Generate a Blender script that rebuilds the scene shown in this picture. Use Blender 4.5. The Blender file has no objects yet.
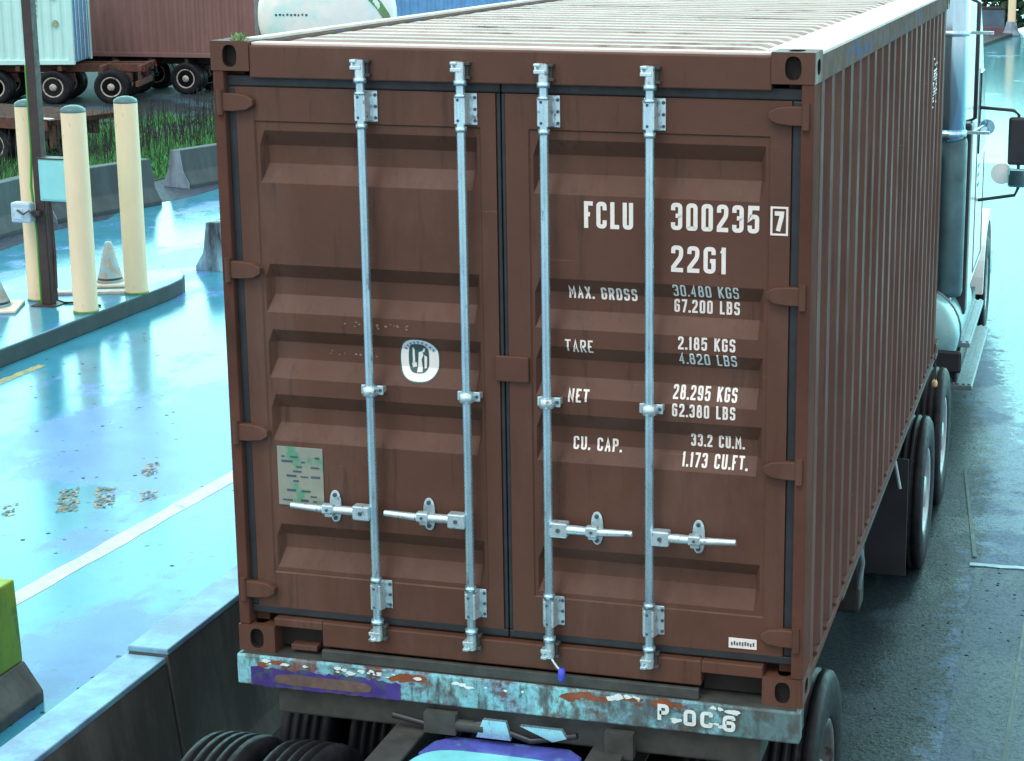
import bpy, bmesh, math, random
from mathutils import Vector, Matrix
random.seed(7)
R = math.radians
sc = bpy.context.scene
C = sc.collection

# ------------------------------------------------------------------ camera
cam_d = bpy.data.cameras.new("camera"); cam = bpy.data.objects.new("camera", cam_d); C.objects.link(cam)
yaw, pitch, roll = -.236, -.208, .003
f = Vector((math.sin(yaw)*math.cos(pitch), math.cos(yaw)*math.cos(pitch), math.sin(pitch)))
r = Vector((math.cos(yaw), -math.sin(yaw), 0)); u = r.cross(f)
r2 = r*math.cos(roll)+u*math.sin(roll); u2 = -r*math.sin(roll)+u*math.cos(roll)
cam.matrix_world = Matrix(((r2.x, u2.x, -f.x, 2.219), (r2.y, u2.y, -f.y, -6.498), (r2.z, u2.z, -f.z, 4.317), (0, 0, 0, 1)))
cam_d.sensor_width = 36; cam_d.lens = 1772.3/1024*36
cam_d.shift_x = -154.1/1024; cam_d.shift_y = -86.6/1024
cam_d.clip_start = .1; cam_d.clip_end = 3000
sc.camera = cam

# ------------------------------------------------------------------ sky, sun, exposure
SUN_EL, SUN_AZ = R(58), R(205)          # high, behind and to the left of the camera; azimuth clockwise from +y
w = bpy.data.worlds.new("World"); sc.world = w; w.use_nodes = True
nt = w.node_tree; N = nt.nodes; Lk = nt.links
bg = N['Background']
sky = N.new('ShaderNodeTexSky'); sky.sky_type = 'NISHITA'; sky.sun_disc = False
sky.sun_elevation = SUN_EL; sky.sun_rotation = SUN_AZ; sky.air_density = 1.5; sky.dust_density = 3
tc = N.new('ShaderNodeTexCoord')
sx = N.new('ShaderNodeSeparateXYZ'); Lk.new(tc.outputs['Generated'], sx.inputs[0])
# cloud deck: pale grey-white overhead, an unseen cyan patch added low ahead to tint the wet road
noi = N.new('ShaderNodeTexNoise'); noi.inputs['Scale'].default_value = 3.0; noi.inputs['Detail'].default_value = 5
Lk.new(tc.outputs['Generated'], noi.inputs['Vector'])
ry = N.new('ShaderNodeMapRange'); ry.inputs[1].default_value = .2; ry.inputs[2].default_value = .75; Lk.new(sx.outputs['Y'], ry.inputs[0])
rz = N.new('ShaderNodeMapRange'); rz.inputs[1].default_value = .7; rz.inputs[2].default_value = .3; Lk.new(sx.outputs['Z'], rz.inputs[0])
mm = N.new('ShaderNodeMath'); mm.operation = 'MULTIPLY'; Lk.new(ry.outputs[0], mm.inputs[0]); Lk.new(rz.outputs[0], mm.inputs[1])
rampn = N.new('ShaderNodeMapRange'); rampn.inputs[1].default_value = .3; rampn.inputs[2].default_value = .7; rampn.inputs[3].default_value = .8; rampn.inputs[4].default_value = 1.15
Lk.new(noi.outputs['Fac'], rampn.inputs[0])
mixc = N.new('ShaderNodeMix'); mixc.data_type = 'RGBA'
mixc.inputs[6].default_value = (14.5, 14.5, 14.6, 1); mixc.inputs[7].default_value = (25, 55, 56, 1)
Lk.new(mm.outputs[0], mixc.inputs[0])
scl = N.new('ShaderNodeVectorMath'); scl.operation = 'SCALE'; Lk.new(mixc.outputs[2], scl.inputs[0]); Lk.new(rampn.outputs[0], scl.inputs[3])
mix2 = N.new('ShaderNodeMix'); mix2.data_type = 'RGBA'; mix2.inputs[0].default_value = .85
Lk.new(sky.outputs[0], mix2.inputs[6]); Lk.new(scl.outputs[0], mix2.inputs[7])
Lk.new(mix2.outputs[2], bg.inputs[0]); bg.inputs[1].default_value = .1
sd = bpy.data.lights.new("sun", 'SUN'); sun = bpy.data.objects.new("sun", sd); C.objects.link(sun)
sd.energy = 1.2; sd.angle = R(22); sd.color = (1, .95, .88)
dirn = Vector((math.sin(SUN_AZ)*math.cos(SUN_EL), math.cos(SUN_AZ)*math.cos(SUN_EL), math.sin(SUN_EL)))
sun.rotation_euler = dirn.to_track_quat('Z', 'Y').to_euler()
vs = sc.view_settings; vs.view_transform = 'Standard'; vs.look = 'None'; vs.exposure = 0; vs.gamma = 1

# ------------------------------------------------------------------ materials
def nmat(name):
    m = bpy.data.materials.new(name); m.use_nodes = True
    return m, m.node_tree, m.node_tree.nodes['Principled BSDF']
def noise(t, scale, detail=5, rough=.6, stretch=None, src='Object'):
    c = t.nodes.new('ShaderNodeTexCoord'); n = t.nodes.new('ShaderNodeTexNoise')
    n.inputs['Scale'].default_value = scale; n.inputs['Detail'].default_value = detail; n.inputs['Roughness'].default_value = rough
    if stretch:
        mp = t.nodes.new('ShaderNodeMapping'); mp.inputs['Scale'].default_value = stretch
        t.links.new(c.outputs[src], mp.inputs[0]); t.links.new(mp.outputs[0], n.inputs[0])
    else: t.links.new(c.outputs[src], n.inputs[0])
    return n.outputs['Fac']
def ramp(t, fac, stops):
    rp = t.nodes.new('ShaderNodeValToRGB'); e = rp.color_ramp.elements
    while len(e) < len(stops): e.new(.5)
    for k, (p, c) in enumerate(stops):
        e[k].position = p; e[k].color = (*c, 1) if len(c) == 3 else c
    t.links.new(fac, rp.inputs[0]); return rp.outputs[0]
def mixcol(t, fac, a, b):
    m = t.nodes.new('ShaderNodeMix'); m.data_type = 'RGBA'
    if isinstance(fac, float): m.inputs[0].default_value = fac
    else: t.links.new(fac, m.inputs[0])
    for k, v in ((6, a), (7, b)):
        if isinstance(v, tuple): m.inputs[k].default_value = (*v, 1)
        else: t.links.new(v, m.inputs[k])
    return m.outputs[2]
def bump(t, b, fac, strength, dist=.02):
    n = t.nodes.new('ShaderNodeBump'); n.inputs['Strength'].default_value = strength; n.inputs['Distance'].default_value = dist
    t.links.new(fac, n.inputs['Height']); t.links.new(n.outputs[0], b.inputs['Normal'])
def mat(name, col, rough=.5, metal=0, var=.25, scale=3, stretch=None, dirt=None, dirt_amt=.35, dscale=6, dstretch=None, bmp=0, bscale=40, spec=.5, coat=0):
    """plain surface with tonal variation, optional wear/dirt colour with its own outline"""
    m, t, b = nmat(name)
    lo = tuple(c*(1-var) for c in col); hi = tuple(min(1, c*(1+var)) for c in col)
    c = ramp(t, noise(t, scale, 6, .6, stretch), [(.3, lo), (.7, hi)])
    if dirt:
        fr = ramp(t, noise(t, dscale, 8, .65, dstretch), [(1-dirt_amt-.06, (0, 0, 0)), (1-dirt_amt+.03, (1, 1, 1))])
        c = mixcol(t, fr, c, dirt)
    t.links.new(c, b.inputs['Base Color'])
    rr = ramp(t, noise(t, scale*2.3, 4), [(.3, (rough*.8,)*3), (.7, (min(1, rough*1.2),)*3)])
    t.links.new(rr, b.inputs['Roughness'])
    b.inputs['Metallic'].default_value = metal; b.inputs['Specular IOR Level'].default_value = spec
    b.inputs['Coat Weight'].default_value = coat; b.inputs['Coat Roughness'].default_value = .1
    if bmp: bump(t, b, noise(t, bscale, 6), bmp)
    return m

BROWN = (.099, .047, .031)
M = {}
def door_paint(name, col, grime, faded, rust, spec=.35):
    m, t, b = nmat(name)
    c = ramp(t, noise(t, 1.6, 7, .62), [(.28, tuple(x*.84 for x in col)), (.72, tuple(x*1.14 for x in col))])
    c = mixcol(t, ramp(t, noise(t, 2.2, 9, .7, (1.2, 1.2, .28)), [(.5, (0, 0, 0)), (.7, (.75,)*3)]), c, faded)          # chalky fading, running down
    c = mixcol(t, ramp(t, noise(t, 7, 10, .72, (2.2, 2.2, .16)), [(.56, (0, 0, 0)), (.7, (.8,)*3)]), c, grime)            # dirt runs
    c = mixcol(t, ramp(t, noise(t, 16, 12, .78), [(.66, (0, 0, 0)), (.69, (.85,)*3)]), c, rust)                          # chips
    c = mixcol(t, ramp(t, noise(t, 9, 6, .6, (.25, 1, 7)), [(.7, (0, 0, 0)), (.725, (.5,)*3)]), c, tuple(min(1, x*2.1) for x in col))  # sideways scrapes
    t.links.new(c, b.inputs['Base Color'])
    t.links.new(ramp(t, noise(t, 3.1, 8, .7, (1, 1, .4)), [(.3, (.4,)*3), (.7, (.72,)*3)]), b.inputs['Roughness'])
    b.inputs['Specular IOR Level'].default_value = spec
    bump(t, b, noise(t, 3.2, 7, .55), .22, .03)
    return m
M['brown'] = door_paint('container brown paint', BROWN, (.04, .025, .021), (.132, .078, .06), (.045, .019, .011))
M['brown_side'] = door_paint('container side paint', (.115, .066, .056), (.06, .042, .038), (.15, .1, .09), (.06, .03, .022), spec=.03)
M['post'] = mat('corner post paint', (.1, .05, .038), .9, spec=.05, var=.2, scale=3, dirt=(.06, .036, .03), dirt_amt=.36, dscale=6, dstretch=(1, 1, .3))
M['roof'] = mat('dusty roof with sky glare', (.46, .42, .39), .55, spec=.25, var=.2, scale=3, stretch=(.4, 3, 1), dirt=(.17, .12, .1), dirt_amt=.38, dscale=3, dstretch=(.4, 2, 1))  # pale base holds the sky glare on the wet roof, plus dust
M['roof_edge'] = mat('pale roof edge', (.66, .62, .57), .6, spec=.3, var=.12, scale=5, dirt=(.45, .36, .3), dirt_amt=.2, dscale=6)  # paler band along the roof rim
M['toprail'] = mat('scraped top rail', (.13, .105, .092), .85, spec=.06, var=.25, scale=8, dirt=(.07, .12, .22), dirt_amt=.4, dscale=3.5, dstretch=(1, 1.2, 3))
M['rubber'] = mat('door gasket rubber', (.022, .03, .036), .55, var=.3, scale=10)
M['hole'] = mat('cavity shade', (.012, .01, .009), .8, var=.3)  # near-black stands for the shade inside holes and pockets
M['zinc'] = mat('galvanised steel', (.5, .76, .88), .27, .75, var=.16, scale=18, stretch=(1, 1, .3), dirt=(.2, .26, .32), dirt_amt=.34, dscale=26, dstretch=(1, 1, .3))
M['zinc_light'] = mat('bright zinc plate', (.6, .8, .86), .32, .6, var=.15, scale=18, dirt=(.2, .24, .26), dirt_amt=.36, dscale=34)
M['white_paint'] = mat('white stencil paint', (.82, .82, .78), .5, var=.06, scale=30, dirt=(.5, .42, .38), dirt_amt=.2, dscale=60)
M['worn_white'] = mat('worn white stencil', (.72, .88, .88), .5, var=.1, scale=30)
M['decal_white'] = mat('white decal', (.8, .84, .82), .4, var=.05, dirt=(.45, .75, .82), dirt_amt=.3, dscale=9)
M['decal_dark'] = mat('dark teal decal print', (.03, .1, .1), .4, var=.2)
M['plate'] = mat('approval plate enamel', (.27, .32, .27), .45, var=.12, scale=9, dirt=(.1, .3, .19), dirt_amt=.4, dscale=11)
M['plate_ink'] = mat('plate print', (.05, .09, .13), .5, var=.3)
M['tyre'] = mat('wet tyre rubber', (.014, .016, .02), .5, spec=.14, var=.4, scale=14, dirt=(.03, .033, .04), dirt_amt=.35, dscale=8)
M['rim'] = mat('painted steel rim', (.34, .4, .42), .35, .4, var=.2, scale=14, dirt=(.12, .09, .07), dirt_amt=.25, dscale=12)
M['dark_rim'] = mat('grimy grey rim', (.09, .1, .1), .5, .2, var=.3, scale=14, dirt=(.04, .035, .03), dirt_amt=.4, dscale=12)
M['dirty_rim'] = mat('grimy steel rim', (.5, .5, .44), .5, .2, var=.25, scale=14, dirt=(.07, .05, .04), dirt_amt=.42, dscale=14)
M['chassis'] = mat('grimy chassis steel', (.028, .031, .031), .65, spec=.25, var=.4, scale=8, dirt=(.09, .055, .035), dirt_amt=.34, dscale=9)
M['chassis_rust'] = mat('rusty brown chassis', (.11, .042, .026), .6, var=.4, scale=6, dirt=(.05, .035, .03), dirt_amt=.42, dscale=7)
M['bolster'] = mat('grey-green bolster paint', (.055, .064, .061), .55, spec=.3, var=.3, scale=10, dirt=(.13, .075, .05), dirt_amt=.25, dscale=9)
M['ramp'] = mat('violet blue worn plate', (.09, .12, .5), .3, var=.3, scale=8, dirt=(.14, .3, .5), dirt_amt=.4, dscale=9)
M['sky_plate'] = mat('plate with sky reflection', (.22, .78, .86), .25, var=.15, scale=6, dirt=(.14, .5, .7), dirt_amt=.3, dscale=5)  # pale cyan base carries the sky reflected in the plate
M['purple'] = mat('purple conspicuity tape', (.06, .045, .24), .4, var=.35, scale=9, dirt=(.07, .1, .13), dirt_amt=.42, dscale=16)
M['tape_core'] = mat('worn tape core', (.13, .095, .085), .6, var=.3, scale=20)
M['cyanwhite'] = mat('pale cyan-white container paint', (.52, .9, .88), .5, var=.06, scale=1.5, dirt=(.42, .78, .78), dirt_amt=.25, dscale=2, dstretch=(1, 1, .3))
M['truck_white'] = mat('white truck paint', (.84, .9, .9), .3, var=.04, scale=2, coat=.4)
M['tank_white'] = mat('white tank paint', (.8, .84, .8), .32, var=.06, scale=1.5, dirt=(.55, .82, .8), dirt_amt=.42, dscale=.8, coat=.3)
M['tank_band'] = mat('green and tan tank band', (.2, .27, .15), .5, var=.25, scale=6, dirt=(.06, .3, .06), dirt_amt=.5, dscale=6)
M['blue_door'] = mat('blue container end', (.12, .33, .55), .5, var=.2, scale=4, dirt=(.45, .68, .75), dirt_amt=.32, dscale=5)
M['blue'] = mat('blue container paint', (.12, .36, .68), .5, var=.2, scale=3, dirt=(.36, .62, .78), dirt_amt=.32, dscale=4, dstretch=(1, 1, .15))
M['far_brown'] = mat('far brown container', (.2, .11, .1), .55, var=.12, scale=2, stretch=(1, 1, .3), dirt=(.14, .08, .07), dirt_amt=.33, dscale=3, dstretch=(1, 1, .3))
M['chrome'] = mat('exhaust chrome', (.35, .55, .66), .18, .9, var=.15, scale=4, stretch=(1, 1, .3))
M['alu'] = mat('aluminium tread plate', (.2, .28, .32), .4, .5, var=.2, scale=12)
M['black'] = mat('black plastic', (.02, .024, .03), .4, var=.3)
M['glass'] = mat('dark cab glass', (.02, .03, .035), .08, var=.2)
M['mirror'] = mat('mirror glass', (.25, .5, .56), .05, .9, var=.1)
M['amber'] = mat('amber lens', (.75, .55, .25), .3, var=.1)
M['red'] = mat('red lens', (.4, .02, .02), .3, var=.1)
M['seal'] = mat('blue bolt seal', (.05, .08, .6), .35, var=.15)
M['cream'] = mat('cream bollard paint', (.88, .73, .47), .5, var=.07, scale=4, stretch=(1, 1, .3), dirt=(.6, .5, .34), dirt_amt=.32, dscale=5, dstretch=(1, 1, .5), bmp=.05, bscale=20)
M['cap'] = mat('bollard cap paint', (.06, .16, .17), .4, var=.3, scale=8, dirt=(.1, .3, .14), dirt_amt=.35, dscale=9)
M['pole'] = mat('brown steel pole', (.045, .03, .028), .5, var=.3, scale=8)
M['cabinet'] = mat('pale cyan cabinet', (.28, .72, .72), .4, var=.06, scale=6)
M['box'] = mat('pale blue bracket box', (.45, .62, .72), .4, var=.15, scale=9)
M['green_cable'] = mat('green cable', (.05, .35, .03), .4, var=.2)
M['cone'] = mat('faded traffic cone', (.42, .42, .38), .6, var=.3, scale=9, dirt=(.25, .5, .6), dirt_amt=.45, dscale=10)
M['cone_base'] = mat('cone base', (.7, .66, .56), .6, var=.12, scale=9)
M['plank'] = mat('weathered plank', (.62, .6, .52), .7, var=.15, scale=9)

def concrete(name, col, stain, streak=True, amt=.4, rough=.62):
    m, t, b = nmat(name)
    c = ramp(t, noise(t, 4, 9, .7), [(.3, tuple(x*.7 for x in col)), (.7, tuple(x*1.25 for x in col))])
    s = ramp(t, noise(t, 3.5, 8, .65, (1, 1, .22) if streak else None), [(1-amt-.12, (0, 0, 0)), (1-amt+.1, (1, 1, 1))])
    c = mixcol(t, s, c, stain)
    t.links.new(c, b.inputs['Base Color']); b.inputs['Roughness'].default_value = rough
    bump(t, b, noise(t, 30, 8, .7), .35, .01)
    return m
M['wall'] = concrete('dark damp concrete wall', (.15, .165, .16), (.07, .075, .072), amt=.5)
M['wall_top'] = concrete('pale lit wall coping', (.2, .5, .64), (.13, .24, .42), streak=False, amt=.52, rough=.35)  # light falling on the wall top put into a paler colour
M['wall_lime'] = mat('lime runs', (.26, .36, .38), .6, var=.3, scale=12, dirt=(.06, .07, .07), dirt_amt=.5, dscale=14, dstretch=(1, 1, .3))
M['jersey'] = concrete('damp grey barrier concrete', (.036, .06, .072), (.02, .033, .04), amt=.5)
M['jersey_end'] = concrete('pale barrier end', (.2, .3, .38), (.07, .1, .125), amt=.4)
M['block'] = concrete('stained blue-grey block', (.25, .48, .58), (.03, .04, .045), amt=.42)
M['kerb'] = concrete('dark wet kerb', (.03, .048, .055), (.02, .03, .034), streak=False)

def road(name, wet, damp, thr, rough_wet, rough_damp, pebble, scale=.35, spec=.5, stretch=None, bstr=.15, glint=None, gate_at=.55, vs_=9, far=None, grit=.25):
    m, t, b = nmat(name)
    n1 = noise(t, scale, 8, .62, stretch)
    fac = ramp(t, n1, [(thr-.02, (0, 0, 0)), (thr+.02, (1, 1, 1))])
    n2 = noise(t, 2.2, 6)
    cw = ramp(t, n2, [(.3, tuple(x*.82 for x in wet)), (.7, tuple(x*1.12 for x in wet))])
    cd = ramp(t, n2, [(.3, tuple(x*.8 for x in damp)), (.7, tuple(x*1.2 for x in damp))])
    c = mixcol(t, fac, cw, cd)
    v = t.nodes.new('ShaderNodeTexVoronoi'); v.inputs['Scale'].default_value = vs_
    tcn = t.nodes.new('ShaderNodeTexCoord'); t.links.new(tcn.outputs['Object'], v.inputs['Vector'])
    vr = t.nodes.new('ShaderNodeSeparateColor'); t.links.new(v.outputs['Color'], vr.inputs[0])
    vm = t.nodes.new('ShaderNodeMath'); vm.operation = 'MULTIPLY_ADD'; t.links.new(vr.outputs[0], vm.inputs[0]); vm.inputs[1].default_value = .55; t.links.new(v.outputs['Distance'], vm.inputs[2])
    vn = t.nodes.new('ShaderNodeMath'); vn.operation = 'MULTIPLY_ADD'; t.links.new(noise(t, 60, 3), vn.inputs[0]); vn.inputs[1].default_value = .3; t.links.new(vm.outputs[0], vn.inputs[2])
    pf = ramp(t, vn.outputs[0], [(.36, (1, 1, 1)), (.42, (0, 0, 0))])
    gate = ramp(t, noise(t, .9, 4), [(gate_at, (0, 0, 0)), (gate_at+.08, (1, 1, 1))])
    mu = t.nodes.new('ShaderNodeMath'); mu.operation = 'MULTIPLY'; t.links.new(pf, mu.inputs[0]); t.links.new(gate, mu.inputs[1])
    c = mixcol(t, mu.outputs[0], c, pebble)
    if glint:
        v2 = t.nodes.new('ShaderNodeTexVoronoi'); v2.inputs['Scale'].default_value = 26; t.links.new(tcn.outputs['Object'], v2.inputs['Vector'])
        c = mixcol(t, ramp(t, v2.outputs['Distance'], [(.13, (1, 1, 1)), (.2, (0, 0, 0))]), c, glint)  # glints of the wet surface put into the base colour as pale dots
    t.links.new(c, b.inputs['Base Color'])
    c = mixcol(t, ramp(t, noise(t, 55, 8, .8), [(.42, (0, 0, 0)), (.75, (.7,)*3)]), c, pebble)
    ve = t.nodes.new('ShaderNodeTexVoronoi'); ve.feature = 'DISTANCE_TO_EDGE'; ve.inputs['Scale'].default_value = .32
    wv = t.nodes.new('ShaderNodeMix'); wv.data_type = 'VECTOR'; wv.inputs[0].default_value = .25
    nz = t.nodes.new('ShaderNodeTexNoise'); nz.inputs['Scale'].default_value = 1.6; nz.inputs['Detail'].default_value = 8; t.links.new(tcn.outputs['Object'], nz.inputs['Vector'])
    t.links.new(tcn.outputs['Object'], wv.inputs[4]); t.links.new(nz.outputs['Color'], wv.inputs[5]); t.links.new(wv.outputs[1], ve.inputs['Vector'])
    c = mixcol(t, ramp(t, ve.outputs['Distance'], [(.0012, (.75,)*3), (.004, (0, 0, 0))]), c, pebble)
    rr = mixcol(t, fac, (rough_wet,)*3, (rough_damp,)*3)
    if far:      # wet film, with truck shade and reflected sky put into its colour: ragged edge, from y=far[0] to y=far[1]
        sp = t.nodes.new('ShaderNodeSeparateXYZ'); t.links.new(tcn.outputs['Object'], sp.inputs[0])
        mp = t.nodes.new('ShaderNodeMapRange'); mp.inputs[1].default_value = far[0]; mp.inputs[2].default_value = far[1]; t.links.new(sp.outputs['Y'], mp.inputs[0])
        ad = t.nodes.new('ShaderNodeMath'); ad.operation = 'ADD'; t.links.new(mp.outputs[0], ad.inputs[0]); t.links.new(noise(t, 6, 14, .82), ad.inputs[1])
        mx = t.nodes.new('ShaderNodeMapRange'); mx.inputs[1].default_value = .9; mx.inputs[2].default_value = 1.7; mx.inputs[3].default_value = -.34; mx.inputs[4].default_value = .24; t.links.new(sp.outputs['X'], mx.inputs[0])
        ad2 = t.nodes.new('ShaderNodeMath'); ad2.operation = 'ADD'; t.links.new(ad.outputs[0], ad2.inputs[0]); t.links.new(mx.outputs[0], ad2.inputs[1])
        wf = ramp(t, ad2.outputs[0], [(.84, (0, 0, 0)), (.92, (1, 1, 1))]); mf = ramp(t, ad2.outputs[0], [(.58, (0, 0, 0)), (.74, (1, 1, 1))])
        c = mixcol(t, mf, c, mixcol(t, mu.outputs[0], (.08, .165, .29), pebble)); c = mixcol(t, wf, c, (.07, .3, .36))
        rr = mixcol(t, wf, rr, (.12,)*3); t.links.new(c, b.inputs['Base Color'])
    t.links.new(rr, b.inputs['Roughness']); b.inputs['Specular IOR Level'].default_value = spec
    gm = ramp(t, noise(t, 38, 6, .8), [(.5, (0, 0, 0)), (.58, (grit,)*3)])
    ms = t.nodes.new('ShaderNodeMath'); ms.operation = 'MAXIMUM'; t.links.new(gm, ms.inputs[0]); t.links.new(mu.outputs[0], ms.inputs[1])
    mr = t.nodes.new('ShaderNodeMapRange'); mr.inputs[3].default_value = spec; mr.inputs[4].default_value = 0; t.links.new(ms.outputs[0], mr.inputs[0])
    t.links.new(mr.outputs[0], b.inputs['Specular IOR Level'])
    bump(t, b, noise(t, 45, 6, .7), bstr, .006)
    return m
M['road_left'] = road('flooded concrete lane', (.045, .29, .43), (.08, .22, .56), .53, .1, .3, (.03, .06, .09), .45, stretch=(1, .6, 1), gate_at=.46, vs_=11)  # cyan and blue base makes up part of the sky reflection
M['road_right'] = road('damp asphalt lane', (.02, .037, .045), (.03, .056, .072), .5, .35, .5, (.01, .015, .018), .8, bstr=.7, glint=(.075, .12, .14), gate_at=.46, grit=.8, vs_=20, far=(7.5, 18))  # dark tone beside the truck includes its shade; cyan beyond is reflected sky
M['road_far'] = road('wet asphalt', (.07, .3, .36), (.09, .24, .4), .62, .12, .3, (.03, .05, .07), .4)  # cyan base adds to the mirrored sky
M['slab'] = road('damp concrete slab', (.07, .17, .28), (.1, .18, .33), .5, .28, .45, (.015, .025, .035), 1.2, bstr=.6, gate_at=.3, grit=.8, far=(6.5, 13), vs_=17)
M['slab_near'] = road('dirty damp slab', (.035, .068, .1), (.055, .1, .16), .5, .4, .5, (.015, .022, .03), 1.2, bstr=.6, gate_at=.42, grit=.8, vs_=17)
M['yard'] = road('yard asphalt', (.022, .034, .042), (.04, .08, .12), .55, .7, .8, (.015, .02, .02), .3, spec=.15)
M['soil'] = mat('damp soil', (.03, .06, .03), .85, spec=.1, var=.5, scale=2, dirt=(.04, .13, .05), dirt_amt=.5, dscale=1.2, bmp=.5, bscale=8)
M['line_white'] = mat('worn white lane paint', (.5, .54, .5), .5, var=.15, scale=5, dirt=(.16, .42, .48), dirt_amt=.34, dscale=9)
M['line_yellow'] = mat('worn yellow paint', (.4, .38, .14), .5, var=.25, scale=8, dirt=(.12, .25, .22), dirt_amt=.45, dscale=16)
M['patch'] = mat('scabbed yellow patch', (.42, .33, .17), .6, var=.35, scale=14, dirt=(.14, .2, .18), dirt_amt=.4, dscale=12)
M['patch_dark'] = mat('scabbed dark patch', (.1, .16, .15), .6, var=.4, scale=14)
M['strip'] = mat('dark blue-grey strip', (.05, .08, .12), .6, spec=.2, var=.4, scale=9, dirt=(.03, .045, .06), dirt_amt=.45, dscale=14, bmp=.6, bscale=30)
M['joint'] = mat('tarred joint', (.02, .03, .035), .4, var=.3)
M['joint_pale'] = mat('pale joint edge', (.28, .5, .56), .4, var=.25, scale=9)
M['grass'] = mat('grass blades', (.07, .25, .085), .6, spec=.15, var=.6, scale=.9, dirt=(.07, .26, .07), dirt_amt=.34, dscale=1.3)
M['stalk'] = mat('dead stalks', (.03, .04, .04), .8, spec=.2, var=.5, scale=3, dirt=(.1, .075, .07), dirt_amt=.35, dscale=4)
M['leaf'] = mat('hedge leaves', (.03, .07, .035), .5, var=.6, scale=2, dirt=(.05, .12, .06), dirt_amt=.4, dscale=3)
M['bark'] = mat('bark', (.04, .03, .025), .8, var=.4, scale=6)
M['moss'] = mat('moss', (.2, .42, .15), .7, var=.4, scale=60, dirt=(.5, .62, .5), dirt_amt=.4, dscale=60)
M['green_paint'] = mat('green painted concrete', (.24, .42, .03), .5, var=.3, scale=4, stretch=(1, 1, .4), dirt=(.07, .22, .04), dirt_amt=.36, dscale=5, dstretch=(1, 1, .4), bmp=.2, bscale=25)
M['far_wall'] = mat('far blue-grey wall', (.07, .14, .2), .5, var=.35, scale=1.2, dirt=(.12, .24, .32), dirt_amt=.3, dscale=2)
M['far_base'] = mat('far brown kerb', (.14, .08, .09), .6, var=.3, scale=2)
M['scuff'] = mat('rust scuff', (.34, .2, .13), .7, var=.3, scale=30)

def bumper_paint():
    m, t, b = nmat('flaking bumper paint')
    n = noise(t, 5.5, 9, .72, (1, 1, 1.3))
    c = ramp(t, n, [(.3, (.05, .055, .06)), (.40, (.2, .06, .03)), (.46, (.1, .11, .11)), (.49, (.18, .3, .42)), (.56, (.2, .58, .66)), (.64, (.1, .13, .14))])
    # long patches along the beam
    n2 = noise(t, 1.7, 4, .5, (1, 1, .3))
    g = ramp(t, n2, [(.44, (0, 0, 0)), (.58, (1, 1, 1))])
    c2 = ramp(t, noise(t, 11, 9, .7, (1, 1, .6)), [(.36, (.05, .05, .05)), (.44, (.16, .2, .2)), (.52, (.24, .78, .85)), (.62, (.26, .4, .58))])
    cc = mixcol(t, g, c, c2)
    cc = mixcol(t, ramp(t, noise(t, 14, 9, .75, (1, 1, .25)), [(.5, (0, 0, 0)), (.62, (.9,)*3)]), cc, (.045, .05, .048))
    sp = t.nodes.new('ShaderNodeSeparateXYZ'); tcn = t.nodes.new('ShaderNodeTexCoord'); t.links.new(tcn.outputs['Object'], sp.inputs[0])
    wx = t.nodes.new('ShaderNodeMath'); wx.operation = 'MULTIPLY_ADD'; t.links.new(sp.outputs['X'], wx.inputs[0]); wx.inputs[1].default_value = .28; t.links.new(noise(t, 6, 9, .75), wx.inputs[2])
    cc = mixcol(t, ramp(t, wx.outputs[0], [(.58, (0, 0, 0)), (.72, (.8,)*3)]), cc, (.075, .105, .105))       # right end: fades to dull grey-teal
    t.links.new(cc, b.inputs['Base Color'])
    b.inputs['Roughness'].default_value = .45
    bump(t, b, n, .3, .006)
    return m
M['bumper'] = bumper_paint()

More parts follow.
